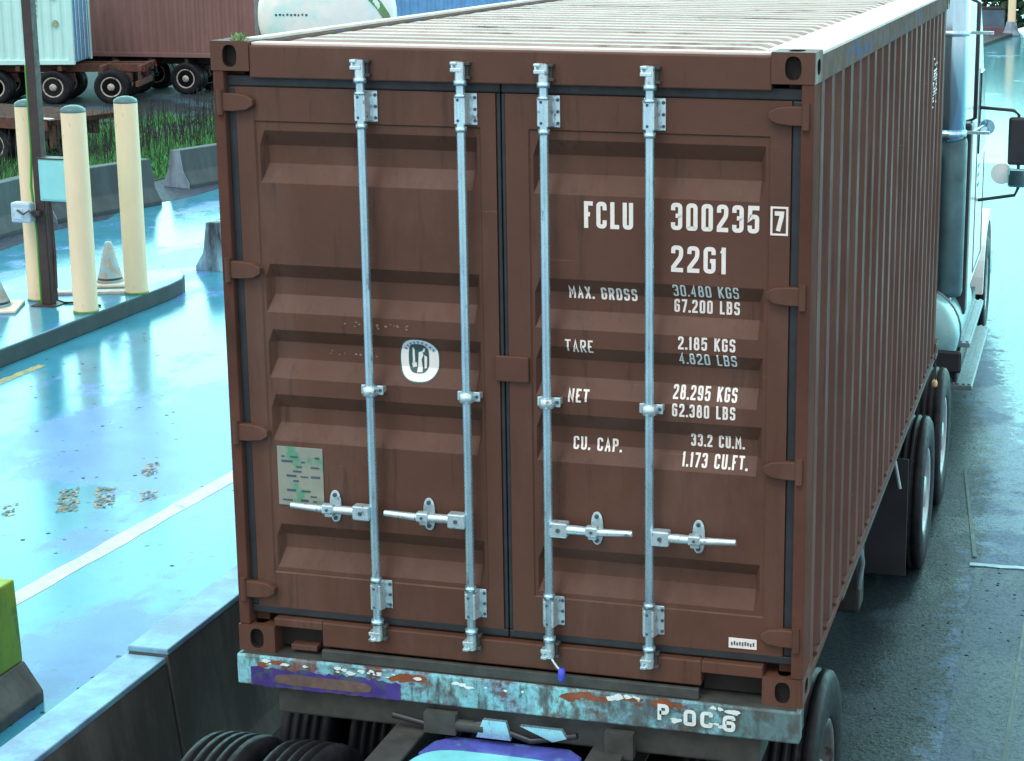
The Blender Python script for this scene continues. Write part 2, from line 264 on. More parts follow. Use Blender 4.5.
# ------------------------------------------------------------------ mesh helpers
class MB:
    def __init__(s): s.bm = bmesh.new()
    def box(s, x0, x1, y0, y1, z0, z1, bev=0, rot=None, mi=0):
        t = bmesh.new(); bmesh.ops.create_cube(t, size=1)
        cx, cy, cz = (x0+x1)/2, (y0+y1)/2, (z0+z1)/2
        for v in t.verts: v.co = Vector((v.co.x*abs(x1-x0), v.co.y*abs(y1-y0), v.co.z*abs(z1-z0)))
        if bev: bmesh.ops.bevel(t, geom=t.edges[:], offset=bev, segments=2, affect='EDGES', profile=.5)
        mt = Matrix.Translation((cx, cy, cz))
        if rot is not None: mt = mt @ rot
        s.add(t, mt, mi); return s
    def add(s, t, mt=None, mi=None, smooth=None):
        if mt is not None: bmesh.ops.transform(t, matrix=mt, verts=t.verts)
        mp = {v: s.bm.verts.new(v.co) for v in t.verts}
        for fc in t.faces:
            try: nf = s.bm.faces.new([mp[v] for v in fc.verts])
            except ValueError: continue
            nf.material_index = fc.material_index if mi is None else mi; nf.smooth = fc.smooth if smooth is None else smooth
        t.free()
    def ngon(s, pts, mi=0):
        fc = s.bm.faces.new([s.bm.verts.new(p) for p in pts]); fc.material_index = mi; return s
    def tube(s, pts, rad, n=10, mi=0, cap=True):
        pts = [Vector(p) for p in pts]
        rads = rad if isinstance(rad, (list, tuple)) else [rad]*len(pts)
        rings = []; prev = None
        for k, p in enumerate(pts):
            d = (pts[min(k+1, len(pts)-1)]-pts[max(k-1, 0)]).normalized()
            if prev is None:
                a = d.orthogonal().normalized()
            else:
                a = (prev - d*prev.dot(d)); a = a.normalized() if a.length > 1e-6 else d.orthogonal().normalized()
            prev = a; b = d.cross(a)
            rings.append([s.bm.verts.new(p+(a*math.cos(2*math.pi*j/n)+b*math.sin(2*math.pi*j/n))*rads[k]) for j in range(n)])
        for q in range(len(rings)-1):
            for j in range(n):
                fc = s.bm.faces.new((rings[q][j], rings[q][(j+1) % n], rings[q+1][(j+1) % n], rings[q+1][j])); fc.smooth = True; fc.material_index = mi
        if cap:
            for rg in (rings[0][::-1], rings[-1]):
                fc = s.bm.faces.new([s.bm.verts.new(v.co) for v in rg]); fc.material_index = mi
        return s
    def lathe(s, prof, axis='Z', n=24, origin=(0, 0, 0), mi=0, smooth=True, mis=None):
        """prof: (radius, height) list revolved about an axis"""
        o = Vector(origin); rings = []
        for (rad, h) in prof:
            rg = []
            for j in range(n):
                a = 2*math.pi*j/n; c, q = rad*math.cos(a), rad*math.sin(a)
                p = {'Z': (c, q, h), 'X': (h, c, q), 'Y': (q, h, c)}[axis]
                rg.append(s.bm.verts.new(o+Vector(p)))
            rings.append(rg)
        for k in range(len(rings)-1):
            if prof[k] == prof[k+1]: continue
            for j in range(n):
                fc = s.bm.faces.new((rings[k][j], rings[k][(j+1) % n], rings[k+1][(j+1) % n], rings[k+1][j])); fc.smooth = smooth
                fc.material_index = mis[k] if mis else mi
        for k in (0, -1):
            if prof[k][0] > 1e-4:
                try: fc = s.bm.faces.new(rings[k] if k else rings[k][::-1]); fc.material_index = mi
                except ValueError: pass
        return s
    def prism(s, poly, x0, x1, axis='X', mi=0, bev=0):
        """poly = 2D outline; extruded along axis. axis X: (y,z); Y: (x,z); Z: (x,y)"""
        t = bmesh.new()
        P = {'X': lambda a, h: (h, a[0], a[1]), 'Y': lambda a, h: (a[0], h, a[1]), 'Z': lambda a, h: (a[0], a[1], h)}[axis]
        A = [t.verts.new(P(p, x0)) for p in poly]; B = [t.verts.new(P(p, x1)) for p in poly]
        t.faces.new(A[::-1]); t.faces.new(B); m = len(poly)
        for k in range(m): t.faces.new((A[k], A[(k+1) % m], B[(k+1) % m], B[k]))
        bmesh.ops.recalc_face_normals(t, faces=t.faces[:])
        if bev: bmesh.ops.bevel(t, geom=t.edges[:], offset=bev, segments=2, affect='EDGES', profile=.5)
        s.add(t, None, mi); return s
    def build(s, name, mats, parent=None, loc=(0, 0, 0), recalc=True):
        if recalc: bmesh.ops.recalc_face_normals(s.bm, faces=s.bm.faces[:])
        me = bpy.data.meshes.new(name); s.bm.to_mesh(me); s.bm.free()
        for m in (mats if isinstance(mats, (list, tuple)) else [mats]): me.materials.append(M[m] if isinstance(m, str) else m)
        o = bpy.data.objects.new(name, me); C.objects.link(o); o.location = loc
        if parent: o.parent = parent
        return o
def tag(o, label=None, cat=None, group=None, kind=None):
    for k, v in (('label', label), ('category', cat), ('group', group), ('kind', kind)):
        if v: o[k] = v
    return o
def thing(name, label, cat, loc=(0, 0, 0), rz=0, group=None):
    o = bpy.data.objects.new(name, None); C.objects.link(o); o.location = loc; o.rotation_euler = (0, 0, rz); o.empty_display_size = .3
    return tag(o, label, cat, group)
def copy_tree(o, parent=None):
    c = o.copy(); C.objects.link(c)
    if parent: c.parent = parent
    for ch in [x for x in bpy.data.objects if x.parent == o]: copy_tree(ch, c)
    return c

def oval(cx, cz, a, b, n=20, p=2.0):
    out = []
    for k in range(n):
        t = 2*math.pi*k/n; c, s_ = math.cos(t), math.sin(t)
        out.append((cx+a*math.copysign(abs(c)**(2/p), c), cz+b*math.copysign(abs(s_)**(2/p), s_)))
    return out
def plate_hole(mb, x0, x1, z0, z1, hx, hz, a, b, y, depth, to3, mi=0, mh=1):
    """a rectangle with an oval hole, walls of the hole and a dark back; to3(x,z,d) gives the point"""
    n = 24; ov = oval(hx, hz, a, b, n, 2.6)
    inn = [mb.bm.verts.new(to3(p[0], p[1], y)) for p in ov]
    back = [mb.bm.verts.new(to3(p[0], p[1], y+depth)) for p in ov]
    out = []
    for p in ov:   # project to the rectangle
        dx, dz = p[0]-hx, p[1]-hz
        t = min((x1-hx)/dx if dx > 1e-9 else (x0-hx)/dx if dx < -1e-9 else 1e9, (z1-hz)/dz if dz > 1e-9 else (z0-hz)/dz if dz < -1e-9 else 1e9)
        out.append([hx+dx*t, hz+dz*t])
    for cx, cz in ((x0, z0), (x1, z0), (x1, z1), (x0, z1)):
        k = min(range(n), key=lambda i: (out[i][0]-cx)**2+(out[i][1]-cz)**2); out[k] = [cx, cz]
    ot = [mb.bm.verts.new(to3(p[0], p[1], y)) for p in out]
    for k in range(n):
        j = (k+1) % n
        f1 = mb.bm.faces.new((ot[k], ot[j], inn[j], inn[k])); f1.material_index = mi
        f2 = mb.bm.faces.new((inn[k], inn[j], back[j], back[k])); f2.material_index = mh
    f3 = mb.bm.faces.new(back); f3.material_index = mh

GL = {'F': [[(0, 0, 0), (0, 1, 0), (1, 1, 0)], [(0, .52, 0), (.85, .52, 0)]], 'C': [[(1, .72), (1, 1), (0, 1), (0, 0), (1, 0), (1, .28)]], 'L': [[(0, 1, 0), (0, 0, 0), (1, 0, 0)]],
      'U': [[(0, 1), (0, 0), (1, 0), (1, 1)]], '3': [[(0, .76), (0, 1), (1, 1), (1, .53, .6), (.35, .53, 0)], [(.5, .53, 0), (1, .53, .6), (1, 0), (0, 0), (0, .24)]], '0': [[(.5, 0, 0), (0, 0), (0, 1), (1, 1), (1, 0), (.5, 0, 0)]],
      '2': [[(0, .74), (0, 1), (1, 1), (1, .6), (.0, .12, .5), (0, 0, 0), (1, 0, 0)]], '5': [[(1, 1, 0), (0.05, 1, 0), (0, .54, 0), (.3, .62, .3), (1, .62), (1, 0), (0, 0), (0, .24)]], '7': [[(0, 1, 0), (1, 1, 0), (.95, .8, .3), (.35, 0, 0)]],
      'G': [[(1, .74), (1, 1), (0, 1), (0, 0), (1, 0), (1, .47, 0), (.55, .47, 0)]], '1': [[(.7, 1, 0), (.7, 0, 0)], [(.0, .82, 0), (.55, .96, 0)]], '4': [[(.75, 0, 0), (.75, 1, 0), (0, .28, 0), (1, .28, 0)]],
      '8': [[(.2, .54, 0), (.08, .6, 0), (.08, 1), (.92, 1), (.92, .6, 0), (.8, .54, 0)], [(.2, .54, 0), (0, .44, 0), (0, 0), (1, 0), (1, .44, 0), (.8, .54, 0)], [(.1, .54, 0), (.9, .54, 0)]], '6': [[(1, .78), (1, 1), (0, 1), (0, 0), (1, 0), (1, .56, .8), (.1, .56, 0)]],
      '9': [[(0, .22), (0, 0), (1, 0), (1, 1), (0, 1), (0, .44, .8), (.9, .44, 0)]], 'M': [[(0, 0, 0), (0, 1, 0), (.5, .4, 0), (1, 1, 0), (1, 0, 0)]], 'A': [[(0, 0, 0), (.5, 1, 0), (1, 0, 0)], [(.2, .3, 0), (.8, .3, 0)]],
      'X': [[(0, 0, 0), (1, 1, 0)], [(0, 1, 0), (1, 0, 0)]], 'R': [[(0, 0, 0), (0, 1, 0), (1, 1), (1, .5), (0, .5, 0)], [(.45, .5, 0), (1, 0, 0)]], 'O': [[(.5, 0, 0), (0, 0), (0, 1), (1, 1), (1, 0), (.5, 0, 0)]],
      'S': [[(1, .76), (1, 1), (0, 1), (0, .53), (1, .53), (1, 0), (0, 0), (0, .24)]], 'K': [[(0, 0, 0), (0, 1, 0)], [(1, 1, 0), (0, .4, 0)], [(.32, .6, 0), (1, 0, 0)]], 'B': [[(0, .53, 0), (0, 1, 0), (.95, 1), (.95, .53), (0, .53, 0)], [(0, .5, 0), (0, 0, 0), (1, 0), (1, .53), (.1, .53, 0)]],
      'T': [[(0, 1, 0), (1, 1, 0)], [(.5, 1, 0), (.5, 0, 0)]], 'E': [[(1, 1, 0), (0, 1, 0), (0, 0, 0), (1, 0, 0)], [(0, .52, 0), (.85, .52, 0)]], 'N': [[(0, 0, 0), (0, 1, 0), (1, 0, 0), (1, 1, 0)]], 'P': [[(0, 0, 0), (0, 1, 0), (1, 1), (1, .46), (0, .46, 0)]]}
GW = {'1': .55, '.': .22, 'M': 1.2, ' ': .6, '7': .95, 'L': .85, 'F': .85, 'E': .85}
def text_bm(s, x0, x1, z0, z1, thick=.012):
    """condensed painted lettering built from pen strokes, fitted to a box; y of a vertex = its extra lift"""
    gap = .34; tot = sum(GW.get(c, 1) for c in s)+gap*(len(s)-1); un = (x1-x0)/tot; bm = bmesh.new(); x = x0; h = thick/2
    for c in s:
        wd = GW.get(c, 1)*un
        if c == '.':
            cx = x+wd/2; q = thick*.55
            bm.faces.new([bm.verts.new(p) for p in ((cx-q, 0, z0), (cx+q, 0, z0), (cx+q, 0, z0+2*q), (cx-q, 0, z0+2*q))])
        for si, st in enumerate(GL.get(c, [])):
            P = [(Vector((x+h+p[0]*(wd-2*h), z0+h+p[1]*(z1-z0-2*h))), p[2] if len(p) > 2 else 1) for p in st]
            pts = [P[0][0]]
            for k in range(1, len(P)-1):
                a, (b, rr), d = P[k-1][0], P[k], P[k+1][0]
                if rr == 0: pts.append(b); continue
                q = min(.45*(a-b).length, .45*(d-b).length, .42*(wd-2*h))*rr; p0 = b+(a-b).normalized()*q; p2 = b+(d-b).normalized()*q
                for j in range(5): t = j/4; pts.append(p0*(1-t)**2+b*2*t*(1-t)+p2*t*t)
            pts.append(P[-1][0])
            dd = [(pts[k+1]-pts[k]).normalized() for k in range(len(pts)-1)]
            A = (pts[0]-dd[0]*(h if st[0][1] in (0, 1) and st[0][0] != .5 else 0)); Z = pts[-1]+dd[-1]*(h if st[-1][1] in (0, 1) and st[-1][0] != .5 else 0); pts[0], pts[-1] = A, Z
            L_ = []; closed = (st[0] == st[-1])
            for k, p in enumerate(pts):
                d0 = dd[max(k-1, 0)]; d1 = dd[min(k, len(dd)-1)]
                n0 = Vector((-d0.y, d0.x)); n1 = Vector((-d1.y, d1.x)); m = n0+n1
                m = m.normalized() if m.length > .2 else n1
                m = m*(h/max(.45, m.dot(n1)))
                L_.append((bm.verts.new((p.x+m.x, .0003*si, p.y+m.y)), bm.verts.new((p.x-m.x, .0003*si, p.y-m.y))))
            for k in range(len(L_)-1): bm.faces.new((L_[k][0], L_[k+1][0], L_[k+1][1], L_[k][1]))
        x += wd+gap*un
    return bm

# ------------------------------------------------------------------ wheels
def tyre_mesh(rad=.52, w=.27, grooves=4, rim_r=.29):
    mb = MB(); h = w/2
    prof = [(rim_r, -h*.82), (rim_r+.03, -h*.95), (rad*.8, -h*1.02), (rad*.93, -h*.97), (rad*.985, -h*.84)]
    gw = .011; xs = [(-.84+1.68*(k+1)/(grooves+1))*h for k in range(grooves)]
    for x in xs: prof += [(rad, x-gw), (rad-.016, x-gw*.8), (rad-.016, x+gw*.8), (rad, x+gw)]
    prof += [(rad*.985, h*.84), (rad*.93, h*.97), (rad*.8, h*1.02), (rim_r+.03, h*.95), (rim_r, h*.82), (rim_r, -h*.82)]
    mb.lathe(prof, 'X', 48); return mb
def rim_mesh(side, rad=.29, w=.27, deep=.1):
    """side = +1: the outside is towards +x"""
    mb = MB(); h = w/2*side; d = deep*side
    mb.lathe([(rad, -h*.8), (rad+.012, -h*.86), (rad+.012, h*.86), (rad, h*.9), (rad-.03, h*.82), (rad-.05, h-d*.9), (.14, h-d), (.13, h-d*.6), (.1, h-d*.2), (.0, h-d*.15)], 'X', 32)
    for k in range(8):
        a = 2*math.pi*k/8
        mb.box(h-d-.012, h-d+.03*1, .19*math.cos(a)-.014, .19*math.cos(a)+.014, .19*math.sin(a)-.014, .19*math.sin(a)+.014)
    return mb
wheel_cache = {}
def wheel(parent, x, y, z, side, rimmat='rim', rad=.52, w=.27, rim_r=.29, seg=1):
    key = (side, rimmat, rad, w)
    if key not in wheel_cache:
        a = rim_mesh(side, rim_r, w).build('wheel', rimmat); b = tyre_mesh(rad, w, 4, rim_r).build('tyre', 'tyre', a)
        wheel_cache[key] = (a, b); o = a
    else:
        a, b = wheel_cache[key]; o = a.copy(); C.objects.link(o); t = b.copy(); C.objects.link(t); t.parent = o
    o.parent = parent; o.location = (x, y, z); return o

# ------------------------------------------------------------------ ground, roads, kerbs
YZ = -1.08     # yard level beyond the verge
def ground_h(x, y):
    t = max(0, min(1, (-13.2-x)/7.5)); t = t*t*(3-2*t)
    return YZ*t
def sheet(name, mats, xs, ys, dz, hf=ground_h):
    mb = MB(); V = [[mb.bm.verts.new((x, y, hf(x, y)+dz)) for y in ys] for x in xs]
    for a in range(len(xs)-1):
        for b in range(len(ys)-1): mb.bm.faces.new((V[a][b], V[a+1][b], V[a+1][b+1], V[a][b+1]))
    o = mb.build(name, mats); o['kind'] = 'structure'; return o
gx = [-900, -300, -100, -50, -30]+[-22+.6*k for k in range(16)]+[-12.6, -5, 0, 5, 12, 30, 100, 300, 900]
sheet('ground', 'road_far', gx, [-900, -200, -50, -10, 0, 10, 20, 30, 50, 100, 300, 900], 0)
def flat(name, mat_, pts, z, thick=0):
    mb = MB()
    if thick: mb.prism(pts, z-thick, z, 'Z')
    else: mb.ngon([(p[0], p[1], z) for p in pts])
    o = mb.build(name, mat_); o['kind'] = 'structure'; return o
def wobbly_x(x0, x1, y, wd, amp):
    n = 60; A = [(x0+(x1-x0)*k/n, y-wd/2+random.uniform(-amp, amp)) for k in range(n+1)]; B = [(x0+(x1-x0)*k/n, y+wd/2+random.uniform(-amp, amp)) for k in range(n+1)]
    return A+B[::-1]
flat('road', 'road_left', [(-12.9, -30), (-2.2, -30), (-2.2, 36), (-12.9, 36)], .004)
random.seed(51)
flat('road', 'road_right', [(-2.2, -30), (8, -30), (8, 26), (-2.2, 26)], .008)
flat('road', 'slab_near', [(1.6, 5.1), (1.72, -30), (8, -30), (8, 5.1)], .012)
flat('road_joint', 'joint_pale', wobbly_x(1.56, 8, 5.15, .05, .015), .016)
flat('road_joint', 'joint', [(1.36, 7.3), (1.38, 7.3), (1.6, 5.3), (1.57, 5.3)], .016)
flat('road_joint', 'joint', [(1.8, -6), (1.82, -6), (1.99, 4.9), (1.97, 4.9)], .016)
sheet('yard', 'yard', [-140, -60, -40, -30, -26, -22, -20, -18, -16, -14, -13], [33, 36, 42, 50, 70, 130], .012)
vx = [-24]+[-22+.5*k for k in range(19)]; 
sheet('verge', 'soil', vx, [8, 12, 16, 20, 24, 28, 32, 37], .016)
random.seed(77); st_ = [(-11.85+max(0, k-22)*.06+.1*math.sin(k*1.3)+random.uniform(-.08, .08), 6+.5*k) for k in range(40)]
flat('dark_strip', 'strip', [(-13.0, 6)]+[(-13.0, 26)]+st_[::-1], .007)  # dark blue-grey strip along the foot of the barriers
# traffic island with a real kerb step
isl = [(-8.06, -12), (-8.04, 9.0), (-8.02, 11.6)]+[(-8.98+.96*math.cos(a), 11.7+1.0*math.sin(a)) for a in [math.pi*k/12 for k in range(1, 12)]]+[(-9.95, 11.6), (-9.95, -12)]
mb = MB(); mb.prism(isl, .0, .19, 'Z', bev=.018)
for fc in mb.bm.faces:
    if fc.normal.z > .9 or abs(fc.calc_center_median().z-.19) < .003: fc.material_index = 1
o = mb.build('traffic_island', ['kerb', 'road_left']); o['kind'] = 'structure'
# painted lines
def wobbly(pts, amp):  # strip from (xa,ya) to (xb,yb) with worn edges
    (xa, ya), (xb, yb), wd = pts; n = 60; L, Rr = [], []
    for k in range(n+1):
        t = k/n; x = xa+(xb-xa)*t; y = ya+(yb-ya)*t
        L.append((x-wd/2+random.uniform(-amp, amp), y)); Rr.append((x+wd/2+random.uniform(-amp, amp), y))
    return L+Rr[::-1]
flat('lane_line', 'line_white', wobbly(((-4.72, -3), (-4.15, 7.5), .15), .01), .0058)
flat('lane_line', 'line_yellow', wobbly(((-7.82, 5.0), (-7.72, 8.55), .1), .012), .0058)
def patch(cx, cy, a, b, n):
    for m_, fr in (('patch', 1.), ('patch_dark', .8)):
        mb = MB()
        for k in range(int(n*fr)):
            uu, vv = random.uniform(-1, 1)*a, random.uniform(-1, 1)*b; x, y = cx+uu*.12-vv*.27, cy+uu*.07+vv*.5; q = random.uniform(.006, .018); z = .0062+.00004*k+(.004 if m_ == 'patch_dark' else 0)
            mb.ngon([(x+q*math.cos(t)*random.uniform(.5, 1.3), y+1.6*q*math.sin(t)*random.uniform(.5, 1.3), z) for t in [2*math.pi*i/7 for i in range(7)]])
        o = mb.build('road_patch', m_); o['kind'] = 'structure'
for cx, cy, a, b, n in ((-5.17, 4.9, .52, .5, 60), (-4.94, 5.02, .5, .46, 50), (-4.96, 5.74, .42, .34, 26), (-4.63, 5.14, .4, .2, 18), (-5.46, 4.56, .36, .26, 16)): patch(cx, cy, a, b, n)
# far kerb line at the top right
flat('far_kerb', 'kerb', [(-2.9, 49), (-2.5, 49), (-.9, 63), (-1.3, 63)], .12, .12)
flat('far_kerb', 'far_base', [(-6, 63.2), (-1.15, 63.2), (-1.15, 63.9), (-6, 63.9)], .3, .3)

# ------------------------------------------------------------------ main container
ct = thing('shipping_container', 'large brown corrugated shipping container seen from its locked double doors, loaded on the near trailer', 'shipping container', (0, 0, 1.25))
HW, H, L = 1.219, 2.591, 6.058
def casting(x, y, z, sxn, syn):
    """x,y,z = outer corner; sxn = +1 when outside is +x; syn = -1 when outside is -y"""
    mb = MB(); w_, d_, h_ = .165, .178, .118
    xa, xb = sorted((x, x-sxn*w_)); ya, yb = sorted((y, y-syn*d_)); za, zb = z, z+h_
    mb.box(xa+.035, xb-.035, ya+.035, yb-.035, za+.035, zb-.035, mi=1)
    cx, cy, cz = (xa+xb)/2, (ya+yb)/2, (za+zb)/2
    yo = ya if syn < 0 else yb; xo = xb if sxn > 0 else xa
    plate_hole(mb, xa, xb, za, zb, cx, cz, .031, .044, yo, .034, lambda p, q, d: (p, d if syn < 0 else 2*yo-d, q))
    plate_hole(mb, ya, yb, za, zb, cy, cz, .04, .03, 0, .034, lambda p, q, d: (xo-sxn*d, p, q))
    for zz in (za, zb):
        plate_hole(mb, xa, xb, ya, yb, cx, cy, .031, .058, 0, .034, lambda p, q, d: (p, q, zz+(d if zz == za else -d)))
    yi = yb if syn < 0 else ya; xi = xa if sxn > 0 else xb
    mb.ngon([(xa, yi, za), (xb, yi, za), (xb, yi, zb), (xa, yi, zb)]); mb.ngon([(xi, ya, za), (xi, yb, za), (xi, yb, zb), (xi, ya, zb)])
    return mb.build('corner_casting', ['brown', 'hole'], ct)
for sxn in (-1, 1):
    for (yy, syn) in ((0, -1), (L, 1)):
        casting(sxn*HW, yy, 0, sxn, syn); casting(sxn*HW, yy, H-.118, sxn, syn)
# corner posts
for s in (-1, 1):
    mb = MB(); xa, xb = sorted((s*(HW-.003), s*1.168)); mb.box(xa, xb, .003, .16, .118, H-.118, .006)
    xa, xb = sorted((s*1.168, s*1.11)); mb.box(xa, xb, .075, .16, .118, H-.118)
    mb.build('corner_post', 'post', ct)
    mb = MB(); xa, xb = sorted((s*(HW-.046), s*1.1)); mb.box(xa, xb, L-.12, L-.003, .118, H-.118, .004); mb.build('corner_post', 'brown_side', ct)
    # rails
    mb = MB(); xa, xb = sorted((s*(HW-.004), s*1.15)); mb.box(xa, xb, .178, L-.178, H-.125, H-.022, .005); 
    mb.build('top_side_rail', 'toprail', ct)
    mb = MB(); inn = 1.0 if s > 0 else 1.17; mb.box(min(s*(HW-.001), s*inn), max(s*(HW-.001), s*inn), .178, L-.178, H-.021, H-.006, .003); mb.build('roof_edge', 'roof_edge', ct)
    mb = MB(); xa, xb = sorted((s*(HW-.006), s*1.16)); mb.box(xa, xb, .178, L-.178, .018, .06, .004); mb.box(min(s*1.17, s*1.16), max(s*1.17, s*1.16), .178, L-.178, .018, .17)
    for k in range(20):
        y = .4+.278*k; mb.box(xa+.002*s, xb+.002*s, y, y+.07, .058, .075, .004)
    mb.build('bottom_side_rail', 'brown_side', ct)
    # corrugated side wall
    mb = MB(); t = []; y = .16
    xo, xi = s*(HW-.012), s*(HW-.05)
    t.append((y, xi))
    y = .19
    while y < L-.2:
        t += [(y, xi), (y+.055, xo), (y+.135, xo), (y+.19, xi)]; y += .278
    t.append((L-.06, xi)); t.append((L-.03, xo-.01*s)); t.append((L-.004, xo-.01*s))
    zlo, zhi = .062, H-.12
    va = [mb.bm.verts.new((x, y, zlo)) for y, x in t]; vb = [mb.bm.verts.new((x, y, zhi)) for y, x in t]
    for k in range(len(t)-1): mb.bm.faces.new((va[k], va[k+1], vb[k+1], vb[k]))
    mb.build('side_wall', 'brown_side', ct)
# white vertical marks painted near the far end of the right wall
mb = MB(); random.seed(3)
zz = 2.22
for k in range(18):
    hgt = .014; y0 = 5.05; n = 1 if k in (0, 1, 2, 4, 14, 15, 17) else 3
    for q in range(n):
        if random.random() < .25: continue
        yy = y0+q*.09+random.uniform(-.02, .02); mb.box(HW-.01, HW-.008, yy, yy+random.uniform(.03, .08), zz-hgt*random.uniform(.6, 1), zz)
    zz -= hgt+.0055
mb.build('side_marking', 'white_paint', ct)
# roof with crosswise corrugations fading out at the rails
mb = MB(); nx = [-1.15, -1.08, -1.02, -.95]+[-.7+.35*k for k in range(5)]+[.95, 1.02, 1.08, 1.15]
ys = [.1]; y = .24; rows = [(.1, 0), (.2, 0)]
while y < L-.25:
    rows += [(y, 0), (y+.014, 1), (y+.095, 1), (y+.11, 0)]; y += .209
rows += [(L-.1, 0)]
def edge_f(x): return max(0, min(1, (1.08-abs(x))/.1))
V = [[mb.bm.verts.new((x, yy, H-.046+.042*hh*edge_f(x))) for yy, hh in rows] for x in nx]
for a in range(len(nx)-1):
    for b in range(len(rows)-1): mb.bm.faces.new((V[a][b], V[a+1][b], V[a+1][b+1], V[a][b+1]))
mb.build('roof_panel', 'roof', ct)
mb = MB(); mb.box(-1.05, 1.05, .02, .1, H-.016, H-.004, .003); mb.build('roof_edge', 'roof_edge', ct)
# header, sill, front wall, floor
mb = MB(); mb.box(-1.055, 1.055, .004, .1, H-.145, H-.016, .006); mb.build('door_header', 'brown', ct)
mb = MB(); mb.box(-.835, .805, .004, .12, .05, .158, .006); mb.box(-1.055, -.835, .004, .12, .122, .158, .004); mb.box(.805, 1.055, .004, .12, .108, .158, .004)
mb.box(-1.055, -.835, .07, .12, .015, .122, mi=1); mb.box(.805, 1.055, .07, .12, .015, .108, mi=1); mb.box(-.99, -.87, .02, .07, .016, .04, .003); 
mb.build('door_sill', ['brown', 'hole'], ct)
mb = MB(); 
V = []; x = -1.11
while x < .95: V += [(x, 0), (x+.055, 1), (x+.11, 1), (x+.165, 0)]; x += .22
va = [mb.bm.verts.new((x, L-.09+.04*h, .1)) for x, h in V]; vb = [mb.bm.verts.new((x, L-.09+.04*h, H-.1)) for x, h in V]
for k in range(len(V)-1): mb.bm.faces.new((va[k], va[k+1], vb[k+1], vb[k]))
mb.build('front_wall', 'brown_side', ct)
mb = MB(); mb.box(-1.05, 1.05, L-.12, L-.004, H-.11, H-.02); mb.build('front_header', 'brown_side', ct)
mb = MB(); mb.box(-1.055, 1.055, L-.12, L-.004, .02, .16); mb.build('front_sill', 'brown_side', ct)
mb = MB(); mb.box(-1.15, 1.15, .13, L-.13, .1, .16)
for k in range(18): mb.box(-1.14, 1.14, .35+.31*k, .39+.31*k, .03, .1)
mb.build('floor', 'chassis', ct)

# doors --------------------------------------------------------------
DY = .028
RECL = [(2.235, 2.172, 2.098, 2.022), (1.688, 1.628, 1.556, 1.486), (1.414, 1.356, 1.284, 1.208), (1.138, 1.076, 1.009, .938), (.574, .518, .458, .38)]
DEP = .037
def depth(z):
    for a, b, c, d in RECL:
        if d < z < a: return DEP*min(1, (a-z)/(a-b), (z-d)/(c-d))
    return 0.
def conform(bm, lift=.0018):
    for rr in RECL:
        for zc in rr:
            bmesh.ops.bisect_plane(bm, geom=bm.verts[:]+bm.edges[:]+bm.faces[:], plane_co=(0, 0, zc), plane_no=(0, 0, 1))
    for v in bm.verts: v.co.y = DY+.006+depth(v.co.z)-lift-v.co.y
    return bm
def door(x0, x1, xa, xb):
    mb = MB()
    cols = [(x0, 0), (xa-.006, 0), (xa, .006), (xa+.012, .006), (xa+.034, 1), (xb-.034, 1), (xb-.012, .006), (xb, .006), (xb+.006, 0), (x1, 0)]
    zs = [(.2, 0), (.355, 0), (.36, 1)]
    for a, b, c, d in RECL[::-1]: zs += [(d, 1), (c, 2), (b, 2), (a, 1)]
    zs += [(2.268, 1), (2.274, 0), (2.408, 0)]
    V = []
    for x, cf in cols:
        row = []
        for z, k in zs:
            if cf == 0 or k == 0: y = DY
            elif k == 1 or cf == .006: y = DY+.006
            else: y = DY+.006+DEP
            row.append(mb.bm.verts.new((x, y, z)))
        V.append(row)
    for a in range(len(cols)-1):
        for b in range(len(zs)-1): mb.bm.faces.new((V[a][b], V[a+1][b], V[a+1][b+1], V[a][b+1]))
    # edges of the leaf
    mb.box(x0, x0+.004, DY+.001, DY+.06, .2, 2.408); mb.box(x1-.004, x1, DY+.001, DY+.06, .2, 2.408)
    mb.box(x0+.004, x1-.004, DY+.001, DY+.06, 2.404, 2.408); mb.box(x0+.004, x1-.004, DY+.001, DY+.06, .2, .204)
    d = mb.build('door', 'brown', ct)
    mb = MB(); g = .05   # rubber seal round the leaf
    sgn = -1 if x0 < -.5 else 1
    ox0, ox1 = (x0-.04, x1+.018) if sgn < 0 else (x0-.018, x1+.04)
    mb.box(ox0, ox1, DY+.006, DY+.05, 2.409, 2.454, .006); mb.box(ox0, ox1, DY+.004, DY+.05, .165, .2, .006)
    mb.box(ox0, x0-.001, DY+.005, DY+.05, .2, 2.408, .006); mb.box(x1+.001, ox1, DY+.005, DY+.05, .2, 2.408, .006)
    mb.build('gasket', 'rubber', d)
    return d
dl = door(-1.132, -.034, -1.05, -.102); dr = door(.006, 1.13, .104, 1.045)
def hinge(z, s, d):
    mb = MB(); pts = [(s*1.2, z-.036), (s*1.13, z-.036), (s*1.075, z-.03), (s*1.045, z-.012), (s*1.045, z+.012), (s*1.075, z+.03), (s*1.13, z+.036), (s*1.2, z+.036)]
    if s > 0: pts = pts[::-1]
    mb.prism(pts, -.004, DY-.002, 'Y', bev=.004)
    mb.tube([(s*1.186, -.002, z-.05), (s*1.186, -.002, z+.05)], .014, 10)
    mb.build('hinge', 'brown', d)
for z in (2.347, 1.662, .972, .28): hinge(z, -1, dl); hinge(z+.008, 1, dr)
